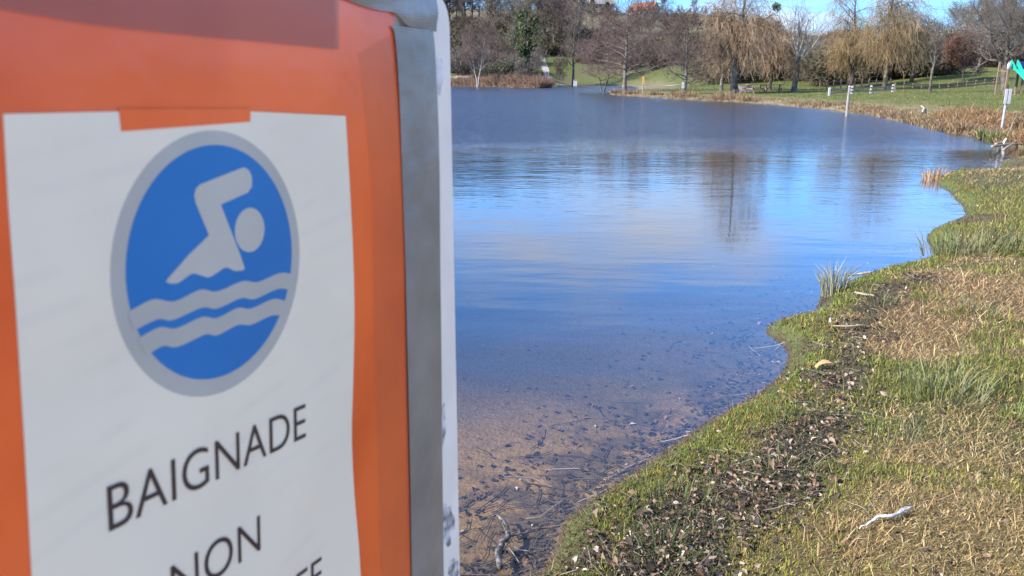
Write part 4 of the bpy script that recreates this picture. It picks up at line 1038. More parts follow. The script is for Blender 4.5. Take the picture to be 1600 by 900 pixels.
def round_post(name, label, cat, px, Y, top, r, material, lean=(0.0, 0.0), z=None):
    X = x_at(px, Y); zz = tz(X, Y) if z is None else z
    H = z_at(top, Y) - zz; o = empty(name, (X, Y, zz)); tag(o, label, cat)
    k = np.linspace(-.3 / H, 1, 6)
    obj("post", MB().tube(np.stack([k * H * lean[0], k * H * lean[1], k * H], 1), [r] * 5 + [r * .9], 10).mesh("post", material, True), o)
    return o, H
o, H = round_post("mooring_post", "tall weathered white post at the water's edge below the fence", "post", 1328.5, 36.5, 136, .06, M['wood_grey'], (.012, 0), z=-.1)
obj("post_cap", MB().tube([(H * .012, 0, H), (H * .012, 0, H + .05)], [.07, .05], 10).mesh("post_cap", M['white_paint'], True), o)
# marker with pale plates near the stream mouth
o, H = round_post("marker_post", "grey metal post with white double plate in the brown bracken at right", "sign", 1577, 23.0, 141, .035, M['metal_post'], (.01, 0))
for s in (-1, 1):
    obj("plate", MB().box((s * .052 + .01 * H, -.045, H - .16), (.072, .02, .40)).mesh("plate", M['white_paint']), o)
o, H = round_post("small_sign", "small white sign on a pale post beside the slender alder", "sign", 1067, 69.5, 129, .045, M['wood_grey'])
obj("plate", MB().box((.03, -.06, H - .22), (.2, .03, .48)).mesh("plate", M['white_paint']), o)
M['yellow'] = mat("yellow_sign", (0.42, 0.22, 0.05), (0.5, 0.28, 0.07), 4.0, 0.6)
o, H = round_post("small_sign", "ochre-yellow sign on a post between the two alders", "sign", 1005, 80, 119, .05, M['wood_grey'])
obj("plate", MB().box((0, -.07, H - .38), (.22, .03, .75)).mesh("plate", M['yellow']), o)
o, H = round_post("small_sign", "white sign on a short post left of the ivy-clad tree", "sign", 811.5, 172, 94, .09, M['wood_grey'])
obj("plate", MB().box((0, -.12, H - .75), (.55, .06, 1.4)).mesh("plate", M['white_paint']), o)
p = spot(899, 178); o = empty("white_box", p); tag(o, "white box standing on the grass beside the tall bare tree", "box")
obj("body", MB().box((0, 0, .75), (.75, .6, 1.5)).mesh("body", M['white_paint']), o); obj("lid", MB().box((0, -.02, 1.55), (.85, .7, .1)).mesh("lid", M['metal_post']), o)
p = spot(1163, 76); o = obj("stone_block", MB().box((0, 0, .24), (1.7, .8, .55), rz=.1).box((0, 0, .55), (1.5, .66, .08), rz=.1).mesh("stone_block", mat("pale_stone", (.42, .33, .28), (.55, .46, .4), 4, .9)), None, tuple(p))
tag(o, "low pale stone block right of the tallest willow's trunk", "block")
def picnic_table(px, Y, rz, label):
    o = empty("picnic_table", spot(px, Y), rz); tag(o, label, "picnic table", "picnic tables under the willows")
    for k in range(4): obj("plank", MB().box((0, -.28 + k * .187, .75), (1.8, .175, .045)).mesh("plank", M['wood_brown']), o)
    for s in (-1, 1):
        obj("bench", MB().box((0, s * .72, .45), (1.8, .26, .045)).mesh("bench", M['wood_brown']), o)
        f = MB()
        for t_ in (-1, 1): f.tube([(s * .62, t_ * .72, -.05), (s * .62, t_ * .3, .72)], .05, 5)
        f.box((s * .62, 0, .40), (.05, 1.6, .09)); f.box((s * .62, 0, .70), (.05, .74, .06))
        obj("leg_frame", f.mesh("leg_frame", M['wood_brown']), o)
picnic_table(1183, 71, .25, "dark wooden picnic table under the tallest willow")
picnic_table(1209, 74, -.15, "dark wooden picnic table further right, behind the first one")
# playground tower with green slide
M['green_plastic'] = mat("green_plastic", (0.01, 0.30, 0.19), (0.02, 0.38, 0.25), 3, 0.35)
M['blue_plastic'] = mat("blue_plastic", (0.012, 0.03, 0.16), (0.018, 0.045, 0.2), 3, 0.4)
Ys = 57.0; ps = spot(1582, Ys); o = empty("playground_slide", ps); tag(o, "playground tower with green plastic slide and blue panel at the right edge", "slide")
u_ = Ys / FPX * .967
ht = z_at(108, Ys) - ps[2]
for q, (x, y) in enumerate(((-.42, -.1), (-.42, 1.0), (.95, 1.0), (.95, .35))):
    obj("post", MB().box((x, y, (ht + .5) / 2 - .1), (.12, .12, ht + .7)).mesh("post", M['wood_brown']), o)
obj("post_cap", MB().tube([(-.42, -.1, ht - .05), (-.42, -.1, ht + .32), (-.36, -.1, ht + .52)], [.12, .12, .05], 8).mesh("post_cap", M['white_paint'], True), o)
obj("platform", MB().box((.27, .45, ht - .12), (1.45, 1.3, .08)).mesh("platform", M['wood_brown']), o)
obj("panel", MB().box((1.0, .28, ht + .2), (.9, .05, .62)).mesh("panel", M['blue_plastic']), o)
line = smooth_line([(.14, .3, ht), (.14, -.1, ht - .02), (.26, -.5, ht - .3), (.66, -1.4, ht - 1.15), (.82, -1.8, .26), (.92, -2.2, .2)], 5)
cr3 = np.array([.99, .12, 0.0]); nL = len(line)
V_ = []
for pnt in line:
    for a in np.linspace(-1, 1, 7):
        V_.append(pnt + cr3 * a * .2 + np.array([0, 0, .05 * a * a]))
ix = np.arange(nL * 7).reshape(nL, 7)
F_ = np.stack([ix[:-1, :-1], ix[:-1, 1:], ix[1:, 1:], ix[1:, :-1]], -1).reshape(-1, 4)
obj("chute", np_mesh("chute", np.array(V_), F_, M['green_plastic'], True), o)
for s in (-1, 1):
    wl_ = []; 
    for k_, pnt in enumerate(line):
        hgt_ = .17 + .45 * max(0, 1 - k_ / 8.0)
        b0 = pnt + cr3 * s * .19; b1 = pnt + cr3 * s * .26
        wl_ += [b0, b0 + [0, 0, hgt_], b1 + [0, 0, hgt_], b1]
    ix = np.arange(nL * 4).reshape(nL, 4)
    F_ = np.concatenate([np.stack([ix[:-1, j], ix[:-1, (j + 1) % 4], ix[1:, (j + 1) % 4], ix[1:, j]], -1) for j in range(4)] + [ix[:1], ix[-1:, ::-1]])
    obj("side_wall", np_mesh("side_wall", np.array(wl_), F_, M['green_plastic']), o)

# ------------------------------------------------------------------ reeds, brown thicket and bracken on the far bank
def blades(P, h, w, az, lean, bend, col, name, material, rng):
    """P (N,3) roots; ribbons of two sections"""
    N = len(P); d = np.stack([np.cos(az), np.sin(az), np.zeros(N)], 1); sd = np.stack([-np.sin(az), np.cos(az), np.zeros(N)], 1)
    tw = rng.random(N) * 6.28; sd = sd * np.cos(tw)[:, None] + d * np.sin(tw)[:, None]
    e1 = d * np.sin(lean)[:, None] + np.array([0, 0, 1.0]) * np.cos(lean)[:, None]
    l2 = np.minimum(lean + bend, 1.75); e2 = d * np.sin(l2)[:, None] + np.array([0, 0, 1.0]) * np.cos(l2)[:, None]
    m = P + e1 * (h * .55)[:, None]; t = m + e2 * (h * .45)[:, None]
    ww_ = (w / 2)[:, None] * sd
    V_ = np.stack([P - ww_, P + ww_, m + ww_ * .8, m - ww_ * .8, t], 1).reshape(-1, 3)
    b = (np.arange(N) * 5)[:, None]
    return np_mesh(name, V_, [b + np.array([[0, 1, 2, 3]]), b + np.array([[3, 2, 4]])], material, False, np.repeat(col, 5, axis=0))
def pick(rng, N, pal, wts):
    pal = np.array(pal); k = rng.choice(len(pal), N, p=np.array(wts) / sum(wts))
    return pal[k] * (0.75 + .5 * rng.random((N, 1)))
def along_far(rng, N, x0, x1, s0, s1):
    """random roots at s0..s1 metres behind the far shoreline between two columns of the picture"""
    fp = np.array([p for p in far_px if p[1] > 146 and 955 < p[0] < 1640]); fp = fp[np.argsort(fp[:, 0])]
    xs = x0 + (x1 - x0) * rng.random(N); ys = np.interp(xs, fp[:, 0], fp[:, 1])
    W_ = np.array([on_water(a, b) for a, b in zip(xs, ys)]); r = W_ / np.linalg.norm(W_, axis=1, keepdims=True)
    # the shore recedes leftwards: step inland across it
    inl = np.array([.55, .83]); s_ = s0 + (s1 - s0) * rng.random(N)
    Q = W_ + inl[None] * s_[:, None]
    return Q, s_
rng = np.random.default_rng(101)
Q, s_ = along_far(rng, 36000, 955, 1560, -.15, 5.5)
keep = rng.random(len(Q)) < np.clip(1.2 - s_ / 5.0, .1, 1) * np.clip(3.2 * (fbm(Q[:, 0] * .35, Q[:, 1] * .35, 5) - .3), .05, 1)
Q = Q[keep]; s_ = s_[keep]; N = len(Q)
clump = fbm(Q[:, 0] * .5, Q[:, 1] * .5, 8)
h = (.12 + .55 * clump ** 2 * rng.random(N)) * np.interp(s_, [0, 1.5, 5.5], [1.35, 1.0, .5])
mesh_ = blades(np.c_[Q, terrain(Q[:, 0], Q[:, 1]) - .02], h, .018 + .02 * rng.random(N), rng.random(N) * 6.28, .2 + .6 * rng.random(N), .2 + .7 * rng.random(N),
               pick(rng, N, [(.23, .145, .08), (.17, .10, .055), (.29, .21, .12), (.08, .055, .03), (.10, .10, .035)], [4, 3, 2, 2, 1.5]), "reed_fringe", M['reed'], rng)
tag(obj("reed_fringe", mesh_), "fringe of dry brown grass and reeds along the far bank", "reeds", kind="stuff")
# mown grass of the far bank: short tufts that give the slope its nap
N = 60000; xs = 960 + 690 * rng.random(N); Yb = np.exp(np.log(24) + (np.log(115) - np.log(24)) * rng.random(N)); Xb = (xs - 800) / FPX * .967 * Yb
sb, zb2 = sheet(Xb, Yb); k = sb > 1.2; Xb, Yb, sb, zb2 = Xb[k], Yb[k], sb[k], zb2[k]; N = len(Xb); n_ = fbm(Xb * .3, Yb * .3, 88)
colg = np.where((n_ + rng.normal(0, .08, N) > .56)[:, None], pick(rng, N, [(.20, .165, .055), (.26, .2, .09), (.16, .15, .04)], [1, 1, 1]), pick(rng, N, [(.085, .115, .018), (.115, .14, .025), (.06, .085, .014), (.15, .14, .04)], [3, 3, 2, 1.5]))
mesh_ = blades(np.c_[Xb, Yb, zb2 - .01], (.04 + .07 * rng.random(N)) * (Yb / 50) ** .4, (.018 + .02 * rng.random(N)) * (Yb / 50) ** .7, rng.random(N) * 6.28, .2 + .8 * rng.random(N), .3 + .6 * rng.random(N), colg, "bank_grass", M['blade'], rng)
tag(obj("bank_grass", mesh_), "short green and yellowed grass on the slope of the far bank", "grass", kind="stuff")
# darker sedge clumps standing in that fringe
def sedge(name, label, loc, n, hmin, hmax, spread, pal, wts, wid, seed, lean=.5, group=None, cat="sedge"):
    r_ = np.random.default_rng(seed); a = r_.random(n) * 6.28; rr_ = spread * np.sqrt(r_.random(n))
    P_ = np.stack([rr_ * np.cos(a), rr_ * np.sin(a), np.full(n, -.01)], 1)
    me = blades(P_, hmin + (hmax - hmin) * r_.random(n), wid * (.6 + .8 * r_.random(n)), a + r_.normal(0, .5, n), lean * r_.random(n), .15 + .8 * r_.random(n), pick(r_, n, pal, wts), name, M['blade'], r_)
    return tag(obj(name, me, None, tuple(loc)), label, cat, group)
BRN = [(.20, .13, .07), (.30, .2, .11), (.09, .06, .035)]; GRN = [(.09, .12, .035), (.15, .17, .06), (.3, .25, .12)]
far_sedge = [(1074, 155.0, .55, "brown sedge clump at the water below the slender alder"), (1058, 153.5, .4, "small brown sedge clump just left of the slender alder's foot"), (985, 150, .5, "brown sedge clump on the tip of the point under the broad alder"), (962, 148, .45, "outermost brown sedge clump at the very tip of the point"),
             (1025, 152, .4, "low brown sedge clump midway between the two alders"), (1130, 158, .55, "dark sedge clump at the water left below the tallest willow"), (1146, 159, .6, "large dark sedge clump at the water right below the tallest willow"), (1170, 161, .4, "small dark sedge clump at the water below the picnic table"),
             (1505, 210, .42, "dark brown sedge clump at the water where the bracken begins"), (1490, 208, .28, "little sedge clump just left of the dark brown one"), (1540, 218, .35, "green rush clump at the water left of the pale branches"), (1556, 222, .4, "green rush clump touching the pale branches")]
for k, (px, py, hh, lab) in enumerate(far_sedge):
    q = on_water(px, py - .6); col_ = (GRN, [3, 3, 1]) if 'green' in lab else (BRN, [3, 2, 2])
    dist = np.hypot(*q)
    sedge("sedge_clump", lab, (q[0], q[1], max(.0, tz(*q))), 170, hh * .5, hh * (1.0 if dist < 40 else 1.5), hh * (.55 if dist < 40 else 1.3), col_[0], col_[1], .012 + .0004 * dist, 300 + k, .7)
# bracken and bramble mass at right
N = 30000
a0 = ground_hit(1490, 195); xs = 1465 + 190 * rng.random(N); Yb = np.exp(np.log(19) + (np.log(36) - np.log(19)) * rng.random(N))
Xb = xs * 0 + (xs - 800) / FPX * .967 * Yb; sb = shore_distance(Xb, Yb)
edge_ = fbm(Xb * .45, Yb * .45, 12)
keep = (sb > .05) & (edge_ > .40 + .12 * sstep(1500, 1465, xs) + .15 * sstep(30, 36, Yb)); Xb, Yb, sb, edge_ = Xb[keep], Yb[keep], sb[keep], edge_[keep]; N = len(Xb)
h = (.12 + .75 * rng.random(N) * np.clip((edge_ - .36) * 3.0, .1, 1)) * (0.6 + .4 * sstep(0, 2, sb))
mesh_ = blades(np.c_[Xb, Yb, terrain(Xb, Yb, sb) - .02], h, .012 + .016 * rng.random(N), rng.random(N) * 6.28, .2 + .9 * rng.random(N), .2 + 1.0 * rng.random(N),
               pick(rng, N, [(.26, .15, .07), (.22, .105, .048), (.33, .23, .12), (.12, .07, .035), (.11, .10, .035)], [4, 3, 1.8, 1.6, 1.4]), "bracken", M['reed'], rng)
tag(obj("bracken", mesh_), "tangle of orange-brown dead bracken and grass on the right bank", "bracken", kind="stuff")
# brown thicket at the far left waterline
N = 1600; xs = 640 + 222 * rng.random(N); Yt = np.zeros(N); fpl = np.array([p for p in far_px if p[0] <= 861 and p[1] > 134.3]); fpl = fpl[np.argsort(fpl[:, 0])]
yw = np.interp(xs, fpl[:, 0], fpl[:, 1]); W_ = np.array([on_water(a, b) for a, b in zip(xs, yw)]); back = 7 * rng.random(N) ** 1.3
Q = W_ * (1 + back / np.linalg.norm(W_, axis=1))[:, None]; hh = (1.2 + 1.9 * fbm(xs * .05, back * .2, 4)) * (.55 + .6 * rng.random(N)) * np.interp(xs, [640, 845, 861], [1, .95, .6])
base = np.c_[Q, np.maximum(terrain(Q[:, 0], Q[:, 1]), 0) - .1]; d = unit(np.c_[rng.normal(0, .35, (N, 2)), np.ones(N)]); pts = [base]
for k in range(4): d = unit(d + rng.normal(0, .16, d.shape)); pts.append(pts[-1] + d * (hh / 4)[:, None])
Pt = np.stack(pts, 1); Rt = .036 * np.linspace(1, .5, 5)[None].repeat(N, 0)
Pt2, Rt2, _ = branches(rng, Pt, Rt, 5, .2, 1, .7, (20, 60), 3, .02, .2, .8, .6, .016)
V_, F_ = merge([tubes(Pt, Rt, 3), tubes(Pt2, Rt2, 3)])
cols = np.concatenate([np.repeat(pick(rng, N, [(.17, .10, .07), (.24, .155, .10), (.30, .2, .12), (.11, .07, .05)], [3, 3, 1.5, 1]), 15, axis=0), np.repeat(pick(rng, 5 * N, [(.2, .12, .085), (.27, .17, .11), (.13, .08, .06)], [3, 2, 1]), 9, axis=0)])
tag(obj("brown_thicket", np_mesh("brown_thicket", V_, F_, M['reed'], True, cols)), "purplish brown thicket of reeds and willow scrub at the far left waterline", "thicket", kind="stuff")
N = 9000; xs = 640 + 222 * rng.random(N); yw = np.interp(xs, fpl[:, 0], fpl[:, 1]); W_ = np.array([on_water(a, b) for a, b in zip(xs, yw)]); Q = W_ * (1 + (4.0 * rng.random(N) - .2) / np.linalg.norm(W_, axis=1))[:, None]
mesh_ = blades(np.c_[Q, np.maximum(terrain(Q[:, 0], Q[:, 1]), 0) - .02], .6 + 1.0 * rng.random(N), .05 + .04 * rng.random(N), rng.random(N) * 6.28, .5 * rng.random(N), .8 * rng.random(N),
               pick(rng, N, [(.30, .2, .12), (.2, .13, .085), (.1, .07, .05)], [2, 3, 2]), "reed_bed", M['reed'], rng)
tag(obj("reed_bed", mesh_), "dull brown reed bed in front of the far left thicket", "reeds", kind="stuff")

# ------------------------------------------------------------------ near bank: grass, moss, leaf drift
def wpt(px, py, z=.12):
    return on_water(px, py, z)
drift_px = [(980, 935, .26), (1040, 870, .30), (1100, 810, .31), (1150, 760, .29), (1215, 705, .26), (1275, 640, .22), (1320, 560, .2), (1345, 500, .2), (1385, 458, .22), (1440, 432, .22)]
DR = np.array([[*wpt(a, b), c] for a, b, c in drift_px])
def drift_mask(X, Y):
    best = np.full(len(X), 9.0)
    for a, b in zip(DR[:-1], DR[1:]):
        d = b[:2] - a[:2]; t = np.clip(((X - a[0]) * d[0] + (Y - a[1]) * d[1]) / (d @ d), 0, 1)
        q = np.hypot(X - a[0] - t * d[0], Y - a[1] - t * d[1]) / (a[2] + (b[2] - a[2]) * t)
        best = np.minimum(best, q)
    return (1 - sstep(.1, 1.5, best + (fbm(X * 4, Y * 4, 15) - .5) * 1.5)) ** 1.3
PATCH = [(1240, 800, .42, 'moss'), (1330, 665, .30, 'moss'), (1180, 870, .25, 'moss'), (1400, 665, .35, 'moss'), (1490, 455, .9, 'orange'), (1440, 520, .55, 'orange'), (1590, 470, .8, 'orange'),
         (1560, 595, .34, 'green'), (1400, 770, .22, 'green'), (1480, 780, .18, 'green'), (1585, 690, .2, 'green'), (1560, 540, .22, 'green'), (1100, 700, .3, 'green'), (1560, 360, 1.2, 'green'), (1530, 315, 2.2, 'green'),
         (1360, 440, .5, 'green'), (1500, 700, .4, 'straw'), (1440, 850, .4, 'straw'), (1560, 830, .5, 'straw')]
PW = [(*wpt(a, b), r, k) for a, b, r, k in PATCH]
PAL = {'straw': [(.40, .28, .11), (.31, .19, .07), (.48, .37, .18), (.22, .17, .05), (.19, .19, .045)], 'green': [(.15, .165, .03), (.20, .21, .045), (.10, .12, .022), (.30, .24, .08), (.25, .22, .055)],
       'moss': [(.29, .27, .04), (.22, .235, .035), (.35, .31, .065), (.14, .155, .028), (.31, .23, .08)], 'orange': [(.40, .26, .115), (.36, .20, .085), (.46, .35, .18), (.26, .17, .065), (.20, .18, .05)],
       'rim': [(.14, .175, .024), (.22, .245, .038), (.085, .115, .017), (.29, .20, .05), (.30, .13, .045)], 'dark': [(.06, .075, .025), (.10, .11, .04), (.2, .15, .08), (.035, .035, .018), (.13, .13, .05)]}
PAL['mud'] = [(.10, .06, .03), (.17, .10, .05), (.05, .035, .02), (.26, .15, .07), (.12, .13, .035)]
ZN = list(PAL)
PALA = np.array([PAL[k] for k in ZN])
def zone_of(X, Y, s, rng):
    n = fbm(X * 1.3, Y * 1.3, 55); n2 = fbm(X * 5, Y * 5, 56)
    z = np.full(len(X), ZN.index('straw'))
    z[(n > .63)] = ZN.index('green'); z[(n < .38)] = ZN.index('orange')
    z[(n2 > .66) & (n > .45)] = ZN.index('moss')
    for (x, y, r, k) in PW:
        z[np.hypot(X - x, Y - y) + (n2 - .5) * r * 1.2 < r * (.55 + .5 * rng.random(len(X)))] = ZN.index(k)
    z[s + (n2 - .5) * .35 + rng.normal(0, .05, len(X)) < .30] = ZN.index('rim')
    mud = fbm(X * 1.1 + 7, Y * 1.1, 66)
    z[(s + (n2 - .5) * .12 < .10) & (mud > .44)] = ZN.index('mud')
    for px_, py_, rr_ in ((1215, 520, .28), (1505, 335, .5), (1455, 378, .4), (1580, 250, 1.2), (880, 840, .16)):
        w_ = wpt(px_, py_); z[np.hypot(X - w_[0], Y - w_[1]) + (n2 - .5) * rr_ < rr_ * .9] = ZN.index('mud')
    return z
def polar_points(rng, N, r0, r1, a0=-8, a1=44, power=0.0):
    u = rng.random(N); r = np.exp(np.log(r0) + (np.log(r1) - np.log(r0)) * u ** (1 - power)); a = np.radians(a0 + (a1 - a0) * rng.random(N))
    return r * np.sin(a), r * np.cos(a), r
rng = np.random.default_rng(202)
def grass_layer(name, label, N, r0, r1, hmul, wmul, lean0, lean1, rng, drift_keep=.7, outer=False):
    X, Y, r = polar_points(rng, N, r0, r1, *((-13.9, 57.7) if outer else (-4.9, 41.8))); s = sheet(X, Y)[0]; k = s > .012
    if outer: a_ = np.degrees(np.arctan2(X, Y)); k &= (a_ < -4.9) | (a_ > 41.8) | (r < 1.7)
    X, Y, r, s = X[k], Y[k], r[k], s[k]
    dm = drift_mask(X, Y); k = rng.random(len(X)) > dm * (1 - drift_keep); X, Y, r, s, dm = X[k], Y[k], r[k], s[k], dm[k]; N = len(X)
    z = zone_of(X, Y, s, rng); z[dm + rng.normal(0, .15, N) > .68] = ZN.index('dark')
    col = PALA[z, rng.choice(5, N, p=[.3, .25, .2, .15, .1])] * (.45 + .95 * rng.random((N, 1)) ** 1.2)
    hz_ = np.array([{'straw': 1.0, 'green': 1.0, 'moss': .5, 'orange': 1.25, 'rim': .75, 'dark': 1.0, 'mud': .8}[q] for q in ZN])[z]
    wz_ = np.array([{'straw': .9, 'green': 1.1, 'moss': 1.0, 'orange': .9, 'rim': 1.1, 'dark': 1.0, 'mud': 1.0}[q] for q in ZN])[z]
    h = hmul * hz_ * (.4 + 1.0 * rng.random(N)) * (r / 3) ** .28
    w = wmul * wz_ * (.6 + .8 * rng.random(N)) * (r / 3) ** .62
    up = np.isin(z, [ZN.index('green'), ZN.index('rim'), ZN.index('moss')])
    lean = np.where(up, lean0 * rng.random(N), lean0 + (lean1 - lean0) * rng.random(N))
    me = blades(np.c_[X, Y, sheet(X, Y)[1] - .004], h, w, rng.random(N) * 6.28, lean, .2 + .8 * rng.random(N), col, name, M['blade'], rng)
    return tag(obj(name, me), label, "grass", kind="stuff")
grass_layer("short_grass", "short matted straw and green grass covering the near bank", 500000, 1.7, 34, .033, .0027, .5, 1.25, rng)
grass_layer("outer_grass", "matted grass around the near bank, beyond the edges of the picture", 170000, 1.15, 30, .040, .0042, .5, 1.25, rng, outer=True)
grass_layer("long_grass", "thin longer grass stalks sprinkled over the near bank", 9000, 2.0, 26, .10, .0028, .5, 1.0, rng, .6)

# leaves
def leaf_mesh(seed, name="leaf"):
    r_ = np.random.default_rng(seed); xs = np.array([0, .22, .5, .78, 1.0]); wd = np.array([.05, .20, .27, .17, .02]) * (1 + .25 * r_.normal(0, 1, 5)).clip(.6, 1.4); wd[-1] = .015
    curl = .4 + .7 * r_.random(); bend = r_.normal(0, .55); V_ = []
    for x, w_ in zip(xs, wd):
        for t in (-1, 0, 1):
            V_.append((x - .5, t * w_, curl * w_ * abs(t) * 1.0 + bend * (x - .5) ** 2 + .03 * r_.normal()))
    ix = np.arange(15).reshape(5, 3); F_ = np.stack([ix[:-1, :-1], ix[:-1, 1:], ix[1:, 1:], ix[1:, :-1]], -1).reshape(-1, 4)
    return np.array(V_), F_
LEAFV = [leaf_mesh(900 + k) for k in range(7)]
def rots(rng, N, tilt=.5):
    a = rng.random(N) * 6.28; tx = rng.normal(0, tilt, N); ty = rng.normal(0, tilt, N)
    ca, sa, cx, sx, cy, sy = np.cos(a), np.sin(a), np.cos(tx), np.sin(tx), np.cos(ty), np.sin(ty)
    Rz = np.zeros((N, 3, 3)); Rz[:, 0, 0] = ca; Rz[:, 0, 1] = -sa; Rz[:, 1, 0] = sa; Rz[:, 1, 1] = ca; Rz[:, 2, 2] = 1
    Rx = np.zeros((N, 3, 3)); Rx[:, 0, 0] = 1; Rx[:, 1, 1] = cx; Rx[:, 1, 2] = -sx; Rx[:, 2, 1] = sx; Rx[:, 2, 2] = cx
    Ry = np.zeros((N, 3, 3)); Ry[:, 1, 1] = 1; Ry[:, 0, 0] = cy; Ry[:, 0, 2] = sy; Ry[:, 2, 0] = -sy; Ry[:, 2, 2] = cy
    return Rz @ Rx @ Ry
LEAFPAL = [(.24, .15, .095), (.34, .25, .175), (.16, .085, .05), (.075, .052, .036), (.03, .024, .02), (.42, .35, .28)]
def leaf_mass(name, label, P_, size, rng, wts, tilt, material, kind="stuff", cat="leaves"):
    N = len(P_); Rm = rots(rng, N, tilt); Vs, Fs, Cs, c = [], [], [], 0
    which = rng.integers(0, len(LEAFV), N); col = pick(rng, N, LEAFPAL, wts)
    for k, (v, f) in enumerate(LEAFV):
        i = np.where(which == k)[0]
        if not len(i): continue
        V_ = np.einsum('nij,vj->nvi', Rm[i], v) * size[i, None, None] + P_[i, None, :]
        Vs.append(V_.reshape(-1, 3)); Fs.append((f[None] + (np.arange(len(i)) * 15)[:, None, None]).reshape(-1, 4) + c); Cs.append(np.repeat(col[i], 15, axis=0)); c += len(i) * 15
    return tag(obj(name, np_mesh(name, np.concatenate(Vs), np.concatenate(Fs), material, True, np.concatenate(Cs))), label, cat, kind=kind)
rng = np.random.default_rng(303)
X, Y, r = polar_points(rng, 150000, 1.9, 12, -2, 40); s = sheet(X, Y)[0]; dm = drift_mask(X, Y) * (s > .06)
k = rng.random(len(X)) < dm * .34 + .022 * (s > .1); X, Y, r, s, dm = X[k], Y[k], r[k], s[k], dm[k]
zz = sheet(X, Y)[1]
cand = np.where((dm > .12) & (r < 5.2))[0]; big = rng.choice(cand, 230, replace=False); rest = np.setdiff1d(np.arange(len(X)), big)
P_ = np.c_[X, Y, zz + .006 + .02 * rng.random(len(X)) * dm]
leaf_mass("leaf_litter", "drift of small broken dead leaves and dark debris along the bank", P_[rest], (.008 + .020 * rng.random(len(rest)) ** 1.6) * (r[rest] / 3) ** .35, rng, [2.4, 1.6, 2.6, 4.5, 7, .8], .8, M['leaf'])
LM = []
for k in range(12):
    v, f = LEAFV[k % 7]; c3 = np.array(LEAFPAL[[0, 1, 2, 0, 2, 3, 5, 0, 3, 2, 0, 1][k]])
    LM.append(np_mesh("dead_leaf", v, f, M['leaf'], True, np.repeat(c3[None] * .8, 15, axis=0)))
for q, i in enumerate(big):
    o = bpy.data.objects.new("dead_leaf", LM[q % 12]); COL.objects.link(o)
    sz = .018 + .026 * random.random() ** 1.5; o.scale = (sz, sz, sz); o.location = (P_[i, 0], P_[i, 1], zz[i] + .022 + .012 * random.random())
    o.rotation_euler = (random.gauss(0, .65), random.gauss(0, .55), random.random() * 6.28)
    tag(o, "curled dead leaf lying in the drift of leaves along the bank", "leaf", "dead leaves in the drift along the bank")
# thin stems lying in the drift
def lying_stems(N, rng, mask_r, lo, hi, rad_, name, label, col, tilt=.2):
    X, Y, r = polar_points(rng, N * 6, 1.9, mask_r, -2, 40); s = shore_distance(X, Y); k = (s > .03) & (rng.random(len(X)) < drift_mask(X, Y) + .05); X, Y, s, r = X[k][:N], Y[k][:N], s[k][:N], r[k][:N]; N = len(X)
    a = rng.random(N) * 6.28; L = (lo + (hi - lo) * rng.random(N)); d = np.stack([np.cos(a), np.sin(a), rng.normal(0, tilt, N)], 1)
    p0 = np.c_[X, Y, terrain(X, Y, s) + .012 + .02 * rng.random(N)]; pts = [p0]
    for q in range(3): d = unit(d + rng.normal(0, .15, d.shape)); pts.append(pts[-1] + d * (L / 3)[:, None])
    P3 = np.stack(pts, 1); V_, F_ = tubes(P3, np.full((N, 4), 1.0) * (rad_ * (.6 + .8 * rng.random((N, 1)))) * (r[:, None] / 3) ** .5, 3)
    return tag(obj(name, np_mesh(name, V_, F_, M['leaf'], True, np.repeat(pick(rng, N, col, [1] * len(col)), 12, axis=0))), label, "stems", kind="stuff")
lying_stems(750, rng, 9, .03, .12, .0009, "dead_stems", "thin dead stems tangled in the leaf drift", [(.3, .24, .17), (.38, .32, .24), (.16, .11, .07), (.05, .04, .03), (.05, .04, .03)])

# big single leaf and single sticks
o = obj("large_dead_leaf", np_mesh("large_dead_leaf", *LEAFV[2], M['leaf'], True, np.repeat(np.array([[.5, .28, .14]]), 15, axis=0))); q = ground_hit(1287, 578)
o.location = (q[0], q[1], q[2] + .035); o.scale = (.105, .06, .06); o.rotation_euler = (.2, -.1, .12); tag(o, "large orange-tan curled leaf on the bank beside the leaf drift", "leaf")
def stick(name, label, pxs, radii, material, lift=.012, forks=(), cat="stick", on_w=None):
    P_ = []
    for a, b in pxs:
        if on_w is None: g = ground_hit(a, b); P_.append(g + [0, 0, lift])
        else: w_ = on_water(a, b, on_w); P_.append(np.array([w_[0], w_[1], on_w]))
    P_ = np.array(P_); f = smooth_line(P_, 5); f += np.random.default_rng(len(pxs)).normal(0, .0018, f.shape)
    rr_ = np.interp(np.linspace(0, 1, len(f)), np.linspace(0, 1, len(radii)), radii)
    o = empty(name, tuple(f[0])); tag(o, label, cat)
    obj("stem", MB().tube(f - f[0], rr_, 7).mesh("stem", material, True), o)
    for fk, rd in forks:
        G = []
        for a, b in fk:
            if on_w is None: g = ground_hit(a, b); G.append(g + [0, 0, lift])
            else: w_ = on_water(a, b, on_w); G.append(np.array([w_[0], w_[1], on_w]))
        g = smooth_line(np.array(G), 4) - f[0]; obj("side_twig", MB().tube(g, np.linspace(rd, rd * .4, len(g)), 5).mesh("side_twig", material, True), o)
    return o
M['stick_white'] = mat("bleached_wood", (.34, .32, .285), (.56, .53, .48), 60, .8, .4, 120, bdist=.0015)
M['stick_dark'] = mat("wet_wood", (.03, .024, .02), (.22, .19, .16), 40, .6, .4, 90, ramp=(.45, .7), bdist=.0015)
M['stick_tan'] = mat("dry_twig", (.2, .145, .09), (.34, .26, .17), 50, .8)
stick("white_stick", "crooked bleached white stick lying on the dry grass", [(1341, 838), (1358, 829), (1372, 819), (1388, 818), (1404, 812), (1423, 802)], [.002, .004, .0055, .006, .006, .003], M['stick_white'], .026, [([(1402, 812), (1408, 806), (1420, 803)], .003)])
